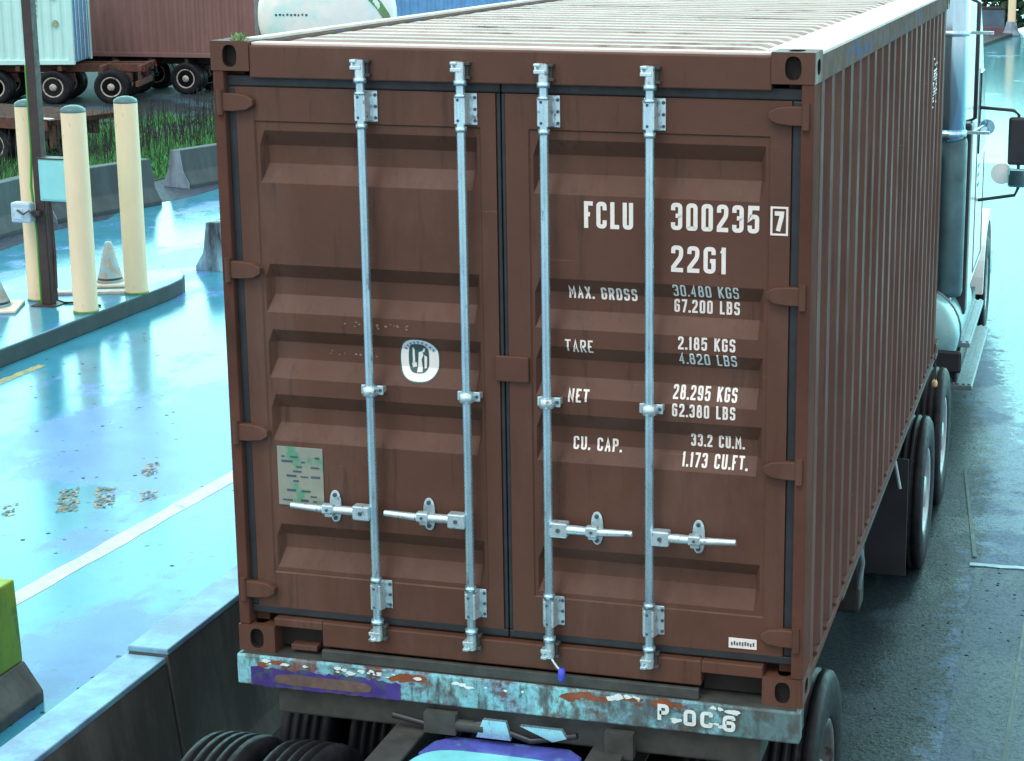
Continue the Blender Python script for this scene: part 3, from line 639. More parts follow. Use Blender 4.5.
def rod(x, d):
    ry = -.022
    mb = MB(); mb.tube([(x, ry, .15), (x, ry, 2.5)], .0175, 14)
    for z, rr, hh in ((2.45, .026, .02), (2.4, .024, .012), (.2, .026, .02), (2.27, .023, .02), (.385, .023, .02)): mb.lathe([(rr, z-hh/2), (rr, z+hh/2)], 'Z', 14, (x, ry, 0))
    mb.build('lock_rod', 'zinc', d)
    for z in (2.345, .308):
        mb = MB(); mb.box(x-.034, x+.052, DY-.008, DY-.001, z-.062, z+.062, .003)
        mb.prism([(x-.036, DY-.008), (x-.034, DY-.03), (x-.022, DY-.062), (x+.02, DY-.062), (x+.03, DY-.03), (x+.032, DY-.008)], z-.055, z+.055, 'Z', bev=.003)
        for q, zz in ((-.006, .04), (-.006, -.04)): mb.tube([(x+q, DY-.068, z+zz), (x+q, DY-.06, z+zz)], .006, 8, mi=1)
        for zz in (.045, 0, -.045): mb.tube([(x+.044, DY-.012, z+zz), (x+.044, DY-.006, z+zz)], .007, 8, mi=1)
        mb.build('rod_bracket', ['zinc_light', 'plate_ink'], d)
    zg = 1.195
    mb = MB(); mb.box(x-.045, x+.05, -.006, .0, zg-.02, zg+.02, .004); mb.lathe([(.022, zg-.022), (.03, zg-.018), (.03, zg+.018), (.022, zg+.022)], 'Z', 14, (x, ry, 0))
    mb.box(x-.044, x-.03, -.0, DY+.05, zg-.012, zg+.012); mb.box(x+.034, x+.048, -.0, DY+.05, zg-.012, zg+.012)
    mb.tube([(x+.038, -.01, zg), (x+.038, -.005, zg)], .007, 8, mi=1); mb.build('rod_guide', ['zinc_light', 'plate_ink'], d)
    # cam and keeper at both ends
    for z, up in ((2.5, 1), (.15, -1)):
        mb = MB(); mb.box(x-.034, x+.012, ry-.02, ry+.02, z-.008, z+.008, .003); mb.tube([(x, ry, z-up*.05), (x, ry, z+up*.03)], .02, 12)
        mb.box(x-.032, x-.006, ry-.026, ry+.016, z+up*.026-.006, z+up*.026+.006, .003)
        mb.tube([(x-.024, ry-.004, z), (x-.028, ry+.006, z+up*.025)], .011, 8)
        mb.build('cam', 'zinc_light', d)
        mb = MB(); mb.box(x+.006, x+.04, -.026, .003, z+up*.024-.006, z+up*.024+.006, .002); mb.box(x+.006, x+.04, -.024, .003, z-up*.03-.006, z-up*.03+.006, .002)
        mb.box(x+.016, x+.03, -.012, .003, z-up*.03+.006 if up > 0 else z+up*.024+.006, z+up*.024-.006 if up > 0 else z-up*.03-.006)
        mb.build('cam_keeper', 'bolster', ct)
def handle(x, s, d):
    """s=-1 handle points left of its rod"""
    z = .678
    mb = MB(); pts = [(x+s*.02, -.03, z), (x+s*.12, -.034, z+.002), (x+s*.22, -.05, z+.006), (x+s*.355, -.05, z+.012)]
    rt = Matrix.Rotation(0, 4, 'Y')
    mb.tube([pts[0], pts[1], pts[2]], [.018, .019, .016], 10); mb.tube([pts[2], pts[3]], [.016, .0125], 10)
    mb.build('handle', 'zinc_light', d)
    mb = MB(); xa, xb = sorted((x+s*.012, x+s*.085)); mb.box(xa, xb, -.052, -.004, z-.032, z+.03, .006); mb.tube([((xa+xb)/2, -.058, z), ((xa+xb)/2, -.05, z)], .009, 8, mi=1)
    mb.build('handle_hub', ['zinc_light', 'plate_ink'], d)
    mb = MB(); c = x+s*.19
    mb.prism(oval(c, z-.004, .026, .07, 18, 2.4), DY-.006, DY+.002, 'Y', bev=.002)
    mb.box(c-.026, c+.026, -.066, -.03, z-.012, z+.03, .008); mb.box(c-.018, c+.018, -.05, DY-.004, z-.028, z-.01, .003)
    for q in (.046, -.054): mb.tube([(c, DY-.012, z+q), (c, DY-.004, z+q)], .009, 8, mi=1)
    mb.tube([(c, -.072, z+.008), (c, -.06, z+.008)], .006, 8, mi=1)
    mb.build('handle_retainer', ['zinc_light', 'plate_ink'], d)
for x, s, d in ((-.572, -1, dl), (-.158, -1, dl), (.178, 1, dr), (.596, 1, dr)): rod(x, d); handle(x, s, d)
# overlap plate in the middle
mb = MB(); mb.box(-.047, .092, DY-.016, DY-.002, 1.26, 1.366, .005); mb.build('overlap_plate', 'brown', dr)
# weld seam under the top member
# lettering
TXT = [("FCLU", .32, .517, 1.895, 2.0, 'white_paint', .0168), ("300235", .667, 1.011, 1.902, 2.008, 'white_paint', .0168), ("7", 1.071, 1.107, 1.916, 1.992, 'white_paint', .0168),
       ("22G1", .668, .886, 1.738, 1.842, 'white_paint', .0168), ("MAX. GROSS", .247, .525, 1.606, 1.658, 'white_paint', .0083), ("30.480 KGS", .672, .932, 1.637, 1.688, 'worn_white', .0068),
       ("67.200 LBS", .673, .933, 1.572, 1.624, 'white_paint', .0083), ("TARE", .238, .352, 1.393, 1.446, 'white_paint', .007), ("2.185 KGS", .697, .924, 1.432, 1.484, 'white_paint', .0083),
       ("4.820 LBS", .698, .928, 1.368, 1.418, 'worn_white', .0068), ("NET", .248, .334, 1.19, 1.242, 'white_paint', .0083), ("28.295 KGS", .674, .93, 1.228, 1.282, 'white_paint', .0083),
       ("62.380 LBS", .674, .927, 1.16, 1.212, 'white_paint', .0083), ("CU. CAP.", .26, .46, .988, 1.04, 'white_paint', .0083), ("33.2 CU.M.", .743, .957, 1.034, 1.086, 'white_paint', .0083), ("1.173 CU.FT.", .711, .974, .955, 1.008, 'white_paint', .0083)]
for s, x0, x1, z0, z1, m_, bd in TXT:
    mb = MB(); mb.add(conform(text_bm(s, x0, x1, z0, z1, bd))); mb.build('lettering', m_, dr)
mb = MB(); t = bmesh.new()
for a, b, c, d in ((1.055, 1.123, 1.899, 1.907), (1.055, 1.123, 2.002, 2.01), (1.055, 1.063, 1.907, 2.002), (1.115, 1.123, 1.907, 2.002)):
    t.faces.new([t.verts.new(p) for p in ((a, 0, c), (b, 0, c), (b, 0, d), (a, 0, d))])
for v in t.verts: v.co.y = DY-.0018
mb.add(t); mb.build('lettering_frame', 'white_paint', dr)
# the check digit sits partly on the frame of the leaf: same plane as the frame
for o in list(bpy.data.objects):
    if o.name.startswith('lettering') and o.type == 'MESH' and min(v.co.x for v in o.data.vertices) > 1.04:
        for v in o.data.vertices: v.co.y = DY-.0018
# oval emblem sticker
def decal(polys, m_, name, d, lift):
    mb = MB()
    for pl in polys:
        t = bmesh.new(); t.faces.new([t.verts.new((p[0], 0, p[1])) for p in pl]); mb.add(conform(t, lift))
    return mb.build(name, m_, d)
ex, ez = -.388, 1.316
decal([oval(ex, ez, .088, .094, 40, 2.5)], 'decal_dark', 'emblem_border', dl, .0018)
em = decal([oval(ex, ez, .082, .088, 40, 2.5)], 'decal_white', 'emblem', dl, .0030)
decal([oval(ex-.004, ez+.006, .044, .062, 30, 3)], 'decal_dark', 'emblem_field', dl, .0042)
decal([[(ex-.03, ez+.05), (ex-.022, ez+.05), (ex-.02, ez-.01), (ex-.03, ez-.02)],
       [(ex-.004, ez+.03), (ex+.012, ez+.036), (ex+.016, ez+.02), (ex+.008, ez+.0), (ex+.014, ez-.05), (ex-.01, ez-.052), (ex-.006, ez-.0)],
       [(ex+.02, ez+.02), (ex+.032, ez+.012), (ex+.03, ez-.034), (ex+.02, ez-.036)],
       [(ex+.012, ez+.036), (ex+.02, ez+.05), (ex+.028, ez+.048), (ex+.018, ez+.03)],
       [(ex-.034, ez-.016), (ex-.014, ez-.012), (ex-.012, ez-.03), (ex-.03, ez-.034)]], 'decal_white', 'emblem_figure', dl, .0054)
arc = []
for k in range(9):
    a0 = R(28+k*14); pl = []
    for rr, aa in ((1.0, a0), (1.0, a0+R(8)), (.86, a0+R(8)), (.86, a0)): pl.append((ex+.076*rr*math.cos(aa), ez+.082*rr*math.sin(aa)))
    arc.append(pl)
decal(arc, M['blue'], 'emblem_ring', dl, .0042)
# approval plate with lines of print
mb = MB(); mb.box(-1.02, -.815, DY+.001, DY+.004, .66, .916, .001)
mb.build('approval_plate', 'plate', dl, (0, 0, 0))
mb = MB(); random.seed(5)
for k in range(11):
    z = .895-.021*k; x = -1.0+random.choice((0, 0, .02, .05))
    while x < -.85:
        wd = random.uniform(.01, .05)
        if random.random() < .5: mb.box(x, min(x+wd, -.83), DY-.0012, DY+.0008, z-.004, z+.004*random.uniform(.2, 1.4))
        x += wd+random.uniform(.008, .04)
mb.build('plate_print', 'plate_ink', dl)
mb = MB(); mb.box(.912, 1.026, DY-.004, DY-.001, .219, .262, .001); st = mb.build('sticker', 'white_paint', dr)
mb = MB()
for k in range(9):
    x = .922+.011*k; mb.box(x, x+.006, DY-.0056, DY-.0042, .23+random.uniform(0, .004), .25-random.uniform(0, .006))
mb.build('sticker_print', 'plate_ink', st)
# scuffs on the flats left of the emblem
pl = []
for k in range(26):
    cx, cz = random.choice(((-.66, 1.452), (-.6, 1.45), (-.72, 1.32), (-.62, 1.31), (-.5, 1.45), (-.45, 1.447))); cx += random.uniform(-.06, .06); cz += random.uniform(-.014, .014); q = random.uniform(.002, .007)
    pl.append([(cx-q, cz), (cx, cz-q*.6), (cx+q*1.4, cz), (cx, cz+q)])
decal(pl, 'scuff', 'scuff_marks', dl, .0018)

# seal and moss
sl = thing('security_seal', 'small blue bolt seal hanging from the bottom of a lock rod on the right door', 'seal', (.24, -.05, 1.33))
mb = MB(); mb.tube([(-.045, .0, .045), (-.02, -.012, .02), (0, -.012, .0)], .005, 8); mb.build('bolt', 'zinc_light', sl)
mb = MB(); mb.lathe([(.006, .016), (.015, .012), (.016, -.03), (.01, -.042)], 'Z', 12, (0, -.012, 0)); mb.build('barrel', 'seal', sl)
mb = MB(); random.seed(2)
for k in range(60):
    x, y = random.gauss(0, .011), random.gauss(0, .012); h = random.uniform(.012, .034); a = random.uniform(0, 6)
    dx, dy = .008*math.cos(a), .008*math.sin(a); mb.ngon([(x-dx, y-dy, 0), (x+dx, y+dy, 0), (x+random.uniform(-.015, .015), y+random.uniform(-.015, .015), h)])
tag(mb.build('moss_tuft', 'moss', None, (-1.11, .05, 3.841), False), 'tiny green and white tuft of moss on the top left corner of the near container', 'moss')

# ------------------------------------------------------------------ near trailer (chassis under the container)
tr = thing('container_trailer', 'low trailer chassis with flaking painted rear beam carrying the near brown container', 'trailer', (0, 0, 0))
mb = MB(); mb.box(-1.215, 1.215, -.075, -.012, 1.1, 1.235, .008); bp = mb.build('rear_bumper', 'bumper', tr, (0, .034, .014))
mb = MB(); mb.box(-.83, .8, -.022, .0, 1.2505, 1.296, .004); mb.box(-1.2, 1.2, -.03, .22, 1.2395, 1.2495, .002); mb.box(-1.2, -1.06, .0, .16, 1.1, 1.2345); mb.box(1.06, 1.2, .0, .16, 1.1, 1.2345); mb.box(-1.05, 1.05, .0, .2, .98, 1.2345, .01); mb.build('bolster', 'bolster', tr)
random.seed(61); up = [(-1.15+.02*k, 1.186+random.uniform(-.012, .01)) for k in range(35)]; lo = [(-1.15+.02*k, 1.099+random.uniform(0, .006)) for k in range(35)]
mb = MB(); mb.prism(lo+up[::-1], -.0775, -.0752, 'Y'); mb.build('reflective_tape', 'purple', bp)
mb = MB(); mb.prism(oval(-.82, 1.142, .22, .024, 24, 4), -.0798, -.0776, 'Y'); mb.build('tape_core', 'tape_core', bp)
for s, a, b, z0, z1 in (("P", .637, .685, 1.145, 1.215), ("0C", .745, .865, 1.133, 1.203), ("6", .905, .957, 1.126, 1.196)):
    t = text_bm(s, a, b, z0, z1, .016)
    for v in t.verts: v.co.y = -.0808-v.co.y
    mb = MB(); mb.add(t); mb.build('lettering', 'worn_white', bp)
mb = MB(); random.seed(11); fk = 0
for cx, cz, n, sp in ((.71, 1.15, 3, .02), (.885, 1.145, 4, .018), (.5, 1.222, 14, .07), (.88, 1.218, 4, .02), (.95, 1.21, 5, .02), (-.62, 1.21, 14, .14), (-.98, 1.213, 6, .1), (-.2, 1.2, 8, .3)):
    for k in range(n):
        x, z = cx+random.uniform(-sp, sp), cz+random.uniform(-.009, .009); q = random.uniform(.006, .02); fk += 1
        mb.ngon([(x+q*math.cos(a)*random.uniform(.5, 1.4), -.0768-.00006*fk, z+q*.5*math.sin(a)*random.uniform(.5, 1.3)) for a in [2*math.pi*i/7 for i in range(7)]])
mb.build('paint_flakes', 'worn_white', bp)
mb = MB(); random.seed(12); fk = 0
for cx, cz, n, sp in ((-1.02, 1.205, 7, .08), (-.42, 1.2, 12, .1), (.33, 1.205, 10, .1), (.62, 1.21, 14, .14)):
    for k in range(n):
        x, z = cx+random.uniform(-sp, sp), cz+random.uniform(-.012, .012); q = random.uniform(.012, .035); fk += 1
        mb.ngon([(x+q*math.cos(a)*random.uniform(.6, 1.4), -.0752-.00003*fk, z+q*.5*math.sin(a)*random.uniform(.5, 1.3)) for a in [2*math.pi*i/8 for i in range(8)]])
mb.build('rust_patches', mat('orange rust', (.24, .075, .03), .7, var=.3, scale=20), bp)
for s in (-1, 1):
    mb = MB(); xa, xb = s*.36, s*.5; xa, xb = min(xa, xb), max(xa, xb)
    mb.box(xa, xb, -2.0, 6.0, .985, 1.0, .003); mb.box(xa+.055, xb-.055, -2.0, 6.0, .8, .985); mb.box(xa, xb, -2.0, 6.0, .785, .8, .003)
    mb.build('frame_rail', 'bolster', tr)
    mb = MB(); xa, xb = sorted((s*1.1, s*1.2)); mb.box(xa, xb, 1.3, 6.05, 1.2, 1.246, .005); mb.box(min(s*1.1, s*1.12), max(s*1.1, s*1.12), 1.3, 6.05, 1.08, 1.2); mb.build('side_rail', 'bolster', tr)
    mb = MB(); mb.lathe([(.012, 0), (.02, .01), (.02, .04), (.01, .055)], 'Z', 12, (s*1.2, 6.12, .99)); ml = mb.build('marker_lamp', 'amber', tr)
    mb = MB(); mb.tube([(s*1.2, 6.1, 1.24), (s*1.205, 6.12, 1.03)], .005, 6); mb.build('lead', 'bolster', ml)
    mb = MB(); mb.box(min(s*1.1, s*.7), max(s*1.1, s*.7), 2.75, 2.95, .55, 1.05, .02); mb.build('landing_gear', 'chassis', tr)
    mb = MB(); mb.tube([(s*1.17, 2.1, 1.22), (s*1.19, 2.1, 1.1), (s*1.17, 2.12, .95)], .014, 8); mb.build('tie_hook', 'alu', tr)
for y in (-1.8, -1.0, 1.6, 2.6, 3.6, 4.6, 5.6): mb = MB(); mb.box(-1.1 if y > 1 else -.36, 1.1 if y > 1 else .36, y-.06, y+.06, 1.0 if y > 1 else .82, 1.19 if y > 1 else .96); mb.build('crossmember', 'chassis', tr)
for y in (.78, -.45):
    mb = MB(); mb.tube([(-1.1, y, .52), (1.1, y, .52)], .07, 14)
    for s in (-1, 1): mb.box(s*.43-.06, s*.43+.06, y-.4, y+.4, .63, .7, .02); mb.tube([(s*.3, y+.1, .62), (s*.3, y+.16, .9)], .06, 10)
    mb.build('axle', 'chassis', tr)
    for s in (-1, 1):
        wheel(tr, s*1.085, y, .52, s, 'dark_rim'); wheel(tr, s*.755, y, .52, -s, 'dark_rim')
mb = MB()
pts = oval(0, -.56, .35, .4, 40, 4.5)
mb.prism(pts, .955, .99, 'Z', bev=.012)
fw5 = mb.build('fifth_wheel', 'sky_plate', tr)
mb = MB(); mb.prism([(-.34, -.2), (.34, -.2), (.33, -.08), (.26, -.02), (-.24, -.02), (-.31, -.08)], .93, .975, 'Z', bev=.01); mb.build('ramp', 'ramp', fw5)
mb = MB(); mb.box(-.34, .34, -.75, -.25, .82, .95, .01); mb.tube([(-.3, .03, .93), (.05, .02, .9)], .025, 8); mb.build('fifth_wheel_mount', 'chassis', tr)
mb = MB(); mb.tube([(-.5, -.06, 1.06), (-.3, -.05, 1.02), (-.1, -.05, 1.06), (.1, -.04, 1.0), (.3, -.05, 1.05)], .014, 8); mb.build('air_hose', 'black', tr)
mb = MB(); mb.prism([(-.13, 1.005), (.02, 1.005), (.0, 1.085), (-.1, 1.085)], -.07, -.05, 'Y'); mb.build('gusset', 'zinc', tr)
mb = MB(); mb.prism([(.06, 1.075), (.2, 1.02), (.26, 1.04), (.24, 1.075)], -.07, -.05, 'Y'); mb.build('gusset', 'zinc', tr)
mb = MB(); mb.box(-.36, -.22, -.07, -.03, 1.0, 1.09); mb.tube([(-.22, -.05, 1.04), (-.1, -.05, 1.04)], .025, 10); mb.build('lamp_bracket', 'bolster', tr)
mb = MB(); mb.box(.42, .54, -.07, -.03, .98, 1.09); mb.build('lamp_bracket', 'bolster', tr)

# ------------------------------------------------------------------ truck tractor
tk = thing('truck_tractor', 'white conventional truck tractor with chrome exhaust pulling the near brown container', 'truck', (0, 8.3, 0))
def Y(y): return y-8.3
for s in (-1, 1):
    mb = MB(); mb.box(min(s*.4, s*.48), max(s*.4, s*.48), Y(4.6), Y(13.2), .72, .98); mb.build('frame_rail', 'chassis', tk)
for y in (5.1, 6.47):
    mb = MB(); mb.tube([(-1.1, Y(y), .52), (1.1, Y(y), .52)], .08, 12); mb.lathe([(.05, -.25), (.2, -.1), (.2, .1), (.05, .25)], 'X', 14, (0, Y(y), .52)); mb.build('axle', 'chassis', tk)
    for s in (-1, 1): wheel(tk, s*1.13, Y(y), .52, s); wheel(tk, s*.8, Y(y), .52, -s)
for s in (-1, 1): wheel(tk, s*1.07, Y(12.35), .52, s, w=.3)
mb = MB(); mb.tube([(-1.0, Y(12.35), .52), (1.0, Y(12.35), .52)], .06, 10); mb.build('front_axle', 'chassis', tk)
for s in (-1, 1):
    mb = MB(); mb.box(min(s*.62, s*1.2), max(s*.62, s*1.2), Y(4.32), Y(4.335), .2, .98); mb.build('mud_flap', 'black', tk)
    mb = MB(); mb.tube([(s*1.0, Y(4.3), 1.02), (s*1.12, Y(4.25), .98), (s*1.16, Y(4.2), .82)], .014, 8); mb.build('flap_hanger', 'alu', tk)
    # fuel tank with rounded end
    mb = MB(); mb.lathe([(.0, Y(7.42)), (.2, Y(7.43)), (.31, Y(7.46)), (.35, Y(7.52)), (.36, Y(7.6)), (.36, Y(9.1)), (.34, Y(9.2)), (.2, Y(9.25)), (0, Y(9.26))], 'Y', 32, (s*.9, 0, 1.03))
    ft = mb.build('fuel_tank', mat('pale teal tank', (.2, .42, .44), .3, .3, var=.15), tk)
    mb = MB(); mb.lathe([(.37, Y(7.75)), (.37, Y(7.82)), (.362, Y(7.82)), (.362, Y(7.75))], 'Y', 32, (s*.9, 0, 1.03)); mb.build('tank_strap', 'alu', ft)
    mb = MB(); mb.box(min(s*.7, s*1.3), max(s*.7, s*1.3), Y(7.38), Y(7.41), .78, .96, .02); mb.build('tank_bracket', 'black', tk)
    for z, ya, yb, xi, xo in ((.43, 8.35, 10.7, 1.14, 1.335), (.9, 7.95, 9.7, 1.12, 1.33)):
        mb = MB(); a, b = sorted((s*xi, s*xo)); mb.box(a, b, Y(ya), Y(yb), z-.04, z, .005)
        for q in range(4):
            xx = a+(b-a)*(q+.5)/4; mb.box(xx-.012, xx+.012, Y(ya)+.02, Y(yb)-.02, z, z+.012)
        mb.build('step', 'alu', tk)
    mb = MB(); mb.box(min(s*.8, s*1.2), max(s*.8, s*1.2), Y(8.5), Y(10.6), .45, .84); mb.tube([(s*1.18, Y(8.4), .45), (s*1.22, Y(8.35), .84)], .018, 8); mb.build('step_bracket', 'black', tk)
    mb = MB(); mb.box(min(s*1.19, s*1.25), max(s*1.19, s*1.25), Y(8.2), Y(8.24), .93, 1.0, .01); mb.build('marker_lamp', 'amber', tk)
    # exhaust
    mb = MB(); mb.tube([(s*1.1, Y(7.9), .9), (s*1.1, Y(7.9), 4.2)], .07, 16); mb.lathe([(.07, 2.55), (.13, 2.62), (.135, 3.95), (.07, 4.02)], 'Z', 24, (s*1.1, Y(7.9), 0))
    ex_ = mb.build('exhaust_stack', 'chrome', tk)
    mb = MB()
    for z in (2.62, 3.42): mb.lathe([(.142, z), (.142, z+.045)], 'Z', 24, (s*1.1, Y(7.9), 0)); mb.box(min(s*1.1, s*1.42) if s > 0 else -1.42, max(s*1.1, s*1.42) if s > 0 else -1.1, Y(7.95), Y(7.98), z+.01, z+.035)
    mb.build('exhaust_clamp', 'zinc', ex_)
    mb = MB(); mb.tube([(s*.98, Y(7.75), .9), (s*.98, Y(7.75), 2.5)], .085, 14); mb.lathe([(.085, 2.48), (.06, 2.54), (.03, 2.56)], 'Z', 14, (s*.98, Y(7.75), 0)); mb.build('air_intake', 'chassis', tk)
    mb = MB(); mb.lathe([(.13, 1.3), (.14, 1.34), (.14, 2.56), (.13, 2.6)], 'Z', 20, (s*1.11, Y(7.95), 0)); mb.build('heat_shield', mat('dull teal shield', (.07, .15, .17), .45, .4, var=.25, scale=5), tk)
# cab: sleeper, roof, cab and hood
prof = [(Y(8.3), 1.0), (Y(8.3), 3.35), (Y(8.5), 3.72), (Y(9.6), 3.78), (Y(10.2), 3.35), (Y(10.55), 3.0), (Y(11.15), 2.15), (Y(11.15), 1.0)]
mb = MB(); mb.prism(prof, -1.2, 1.2, 'X', bev=.05); cb = mb.build('cab', 'truck_white', tk)
mb = MB(); mb.prism([(Y(11.15), 1.05), (Y(11.15), 2.12), (Y(12.6), 1.95), (Y(13.35), 1.75), (Y(13.45), .75), (Y(12.95), .7), (Y(12.9), 1.1), (Y(11.8), 1.1)], -.95, .95, 'X', bev=.06); mb.build('hood', 'truck_white', tk)
for s in (-1, 1):
    mb = MB(); a, b = sorted((s*.93, s*1.21))
    pr = [(Y(12.35)+.62*math.cos(t), .55+.66*math.sin(t)) for t in [math.pi*k/14 for k in range(15)]]
    pr2 = [(Y(12.35)+.72*math.cos(t), .55+.78*math.sin(t)) for t in [math.pi*k/14 for k in range(15)]]
    mb.prism(pr2+pr[::-1], a, b, 'X'); mb.build('fender', 'truck_white', tk)
    mb = MB(); a, b = sorted((s*1.2, s*1.215)); mb.prism([(Y(10.1), 2.2), (Y(10.1), 2.95), (Y(10.5), 2.95), (Y(11.0), 2.2)], a, b, 'X'); mb.build('side_window', 'glass', cb)
    mb = MB(); a, b = sorted((s*1.2, s*1.206)); mb.box(a, b, Y(9.95), Y(9.97), 1.1, 3.0); mb.box(a, b, Y(11.08), Y(11.1), 1.1, 2.1); mb.box(a, b, Y(9.97), Y(11.08), 1.1, 1.12); mb.build('door_seam', 'black', cb)
    mb = MB(); mb.tube([(s*1.2, Y(8.36), 3.7), (s*1.275, Y(8.34), 3.66), (s*1.275, Y(8.34), 2.72), (s*1.2, Y(8.36), 2.68)], .018, 8); mb.build('grab_rail', 'black', tk)
    mb = MB(); mb.box(min(s*1.19, s*1.27), max(s*1.19, s*1.27), Y(8.1), Y(8.3), 1.1, 2.7, .02); mb.build('cab_extender', 'black', tk)
    # mirrors and their bracket
    yy = Y(10.4)
    mb = MB(); mb.tube([(s*1.2, yy, 2.6), (s*1.5, yy, 2.58), (s*1.55, yy, 2.54), (s*1.57, yy, 1.85), (s*1.54, yy, 1.78), (s*1.2, yy, 1.72)], .016, 8); ma = mb.build('mirror_bracket', 'black', tk)
    mb = MB(); a, b = sorted((s*1.46, s*1.66)); mb.box(a, b, yy-.05, yy+.03, 2.07, 2.52, .025); mb.build('mirror', 'black', ma)
    mb = MB(); a, b = sorted((s*1.47, s*1.64)); mb.box(a, b, yy-.055, yy+.02, 1.86, 2.04, .02); mb.box(a+.01, b-.01, yy-.058, yy-.0555, 1.88, 1.98); mb.build('convex_mirror', ['mirror'], ma)
    mb = MB(); mb.lathe([(0, yy+.03), (.08, yy+.028), (.1, yy+.015), (.1, yy+.005), (.09, yy), (0, yy-.006)], 'Y', 24, (s*1.41, 0, 1.98)); mb.build('mirror_back', 'tank_white', ma)
    mb = MB(); mb.lathe([(0, Y(9.95)), (.05, Y(9.94)), (.066, Y(9.9)), (.072, Y(9.86)), (.066, Y(9.855)), (.05, Y(9.87)), (0, Y(9.875))], 'Y', 20, (s*1.29, 0, 2.48)); mb.tube([(s*1.05, Y(8.3), 2.55), (s*1.2, Y(9.0), 2.52), (s*1.28, Y(9.88), 2.5)], .012, 6); mb.build('work_lamp', 'chrome', tk)
mb = MB(); mb.prism([(Y(10.58), 2.98), (Y(11.14), 2.2), (Y(11.17), 2.22), (Y(10.6), 3.0)], -1.08, 1.08, 'X'); mb.build('windshield', 'glass', cb)
mb = MB(); mb.box(-.55, .55, Y(13.4), Y(13.46), .85, 1.65, .01); mb.build('grille', 'chrome', tk)
for s in (-1, 1):
    mb = MB(); mb.box(min(s*.68, s*.93), max(s*.68, s*.93), Y(13.36), Y(13.47), .9, 1.15, .02); mb.build('headlight', 'mirror', tk)
mb = MB(); mb.box(-1.2, 1.2, Y(13.45), Y(13.6), .4, .72, .04); mb.build('front_bumper', 'chrome', tk)
# scuffs and dashes printed on the door
mb = MB(); random.seed(8)
for k in range(9): mb.box(1.2012, 1.203, Y(10.2+.09*(k % 3)), Y(10.25+.09*(k % 3)), 2.05-.09*(k//3), 2.08-.09*(k//3))
mb.build('door_print', 'blue', cb)

# ------------------------------------------------------------------ concrete walls and barriers on the left
def lane_wall(y0, y1, top, label):
    t = thing('concrete_wall', label, 'wall', (-2.15, (y0+y1)/2, 0), 0, 'wall sections beside the container lane')
    n = (y0+y1)/2
    mb = MB(); mb.prism([(-.16, .0), (.24, 0), (.2, .12), (.12, top-.03), (-.095, top-.03)], y0-n, y1-n, 'Y', bev=.008); mb.build('wall_body', 'wall', t)
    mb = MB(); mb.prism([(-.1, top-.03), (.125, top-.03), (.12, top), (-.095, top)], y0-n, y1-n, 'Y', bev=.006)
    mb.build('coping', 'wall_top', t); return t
w1 = lane_wall(-9, .78, .80, 'damp dark concrete wall section in the lower left corner, nearer of the two beside the container')
w2 = lane_wall(.80, 12, .83, 'dark concrete wall section with bright coping running back beside the container trailer')
random.seed(21); mb = MB()
for k in range(12):
    y = random.uniform(-1.3, .5); z1 = random.uniform(.35, .6); z0 = z1-random.uniform(.1, .3); wd = random.uniform(.012, .03)
    def xw(z): return .2+(.12-.2)*(z-.12)/(.77-.12)+.003
    yy = y+4.11
    mb.ngon([(xw(z0), yy-wd*.3, z0), (xw(z0), yy+wd*.4, z0), (xw((z0+z1)/2), yy+wd, (z0+z1)/2), (xw(z1), yy+wd*.6, z1), (xw(z1), yy-wd*.6, z1), (xw((z0+z1)/2), yy-wd, (z0+z1)/2)])
mb.build('lime_runs', 'wall_lime', w1)

JP = [(-.3, 0), (.3, 0), (.3, .07), (.17, .27), (.1, 1), (-.1, 1), (-.17, .27), (-.3, .07)]
def jersey(x, y0, y1, h, label, mats=('jersey', 'jersey_end'), scale=1., group='concrete barriers along the verge', rz=0):
    t = thing('jersey_barrier', label, 'barrier', (x, (y0+y1)/2, 0), rz, group); n = (y1-y0)/2
    pf = [(p[0]*scale, p[1]*h if p[1] > .5 else p[1]*scale) for p in JP]
    mb = MB(); mb.prism(pf, -n+.012, n-.012, 'Y', bev=.012); mb.build('barrier_body', mats[0], t)
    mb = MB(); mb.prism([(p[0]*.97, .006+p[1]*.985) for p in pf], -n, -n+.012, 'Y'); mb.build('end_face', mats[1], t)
    return t
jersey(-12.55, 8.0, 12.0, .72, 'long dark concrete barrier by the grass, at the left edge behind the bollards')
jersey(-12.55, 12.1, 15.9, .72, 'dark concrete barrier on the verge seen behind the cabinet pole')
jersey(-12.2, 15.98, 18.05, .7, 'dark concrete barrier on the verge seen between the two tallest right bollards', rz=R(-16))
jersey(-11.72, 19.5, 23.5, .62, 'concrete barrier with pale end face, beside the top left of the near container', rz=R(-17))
bl = jersey(-8.35, 13.3, 15.2, .62, 'stained blue-grey concrete block at the tip of the kerbed island', ('block', 'block'), .85, None)
# green painted barrier, near left
t = thing('jersey_barrier', 'concrete barrier end painted green above a bare dark foot, bottom left corner', 'barrier', (-3.75, -.4, 0))
pf = [(-.34, 0), (.34, 0), (.34, .08), (.22, .26)]
mb = MB(); mb.prism([(-.4, 0), (.4, 0), (.4, .07), (.29, .235), (-.29, .235), (-.4, .07)], -2.1, 2.12, 'Y', bev=.01); mb.build('barrier_foot', 'wall', t)
mb = MB(); mb.prism([(-.288, .2355), (.288, .2355), (.27, .72), (-.27, .72)], -2.1, 2.115, 'Y', bev=.012); mb.build('painted_upper', 'green_paint', t)

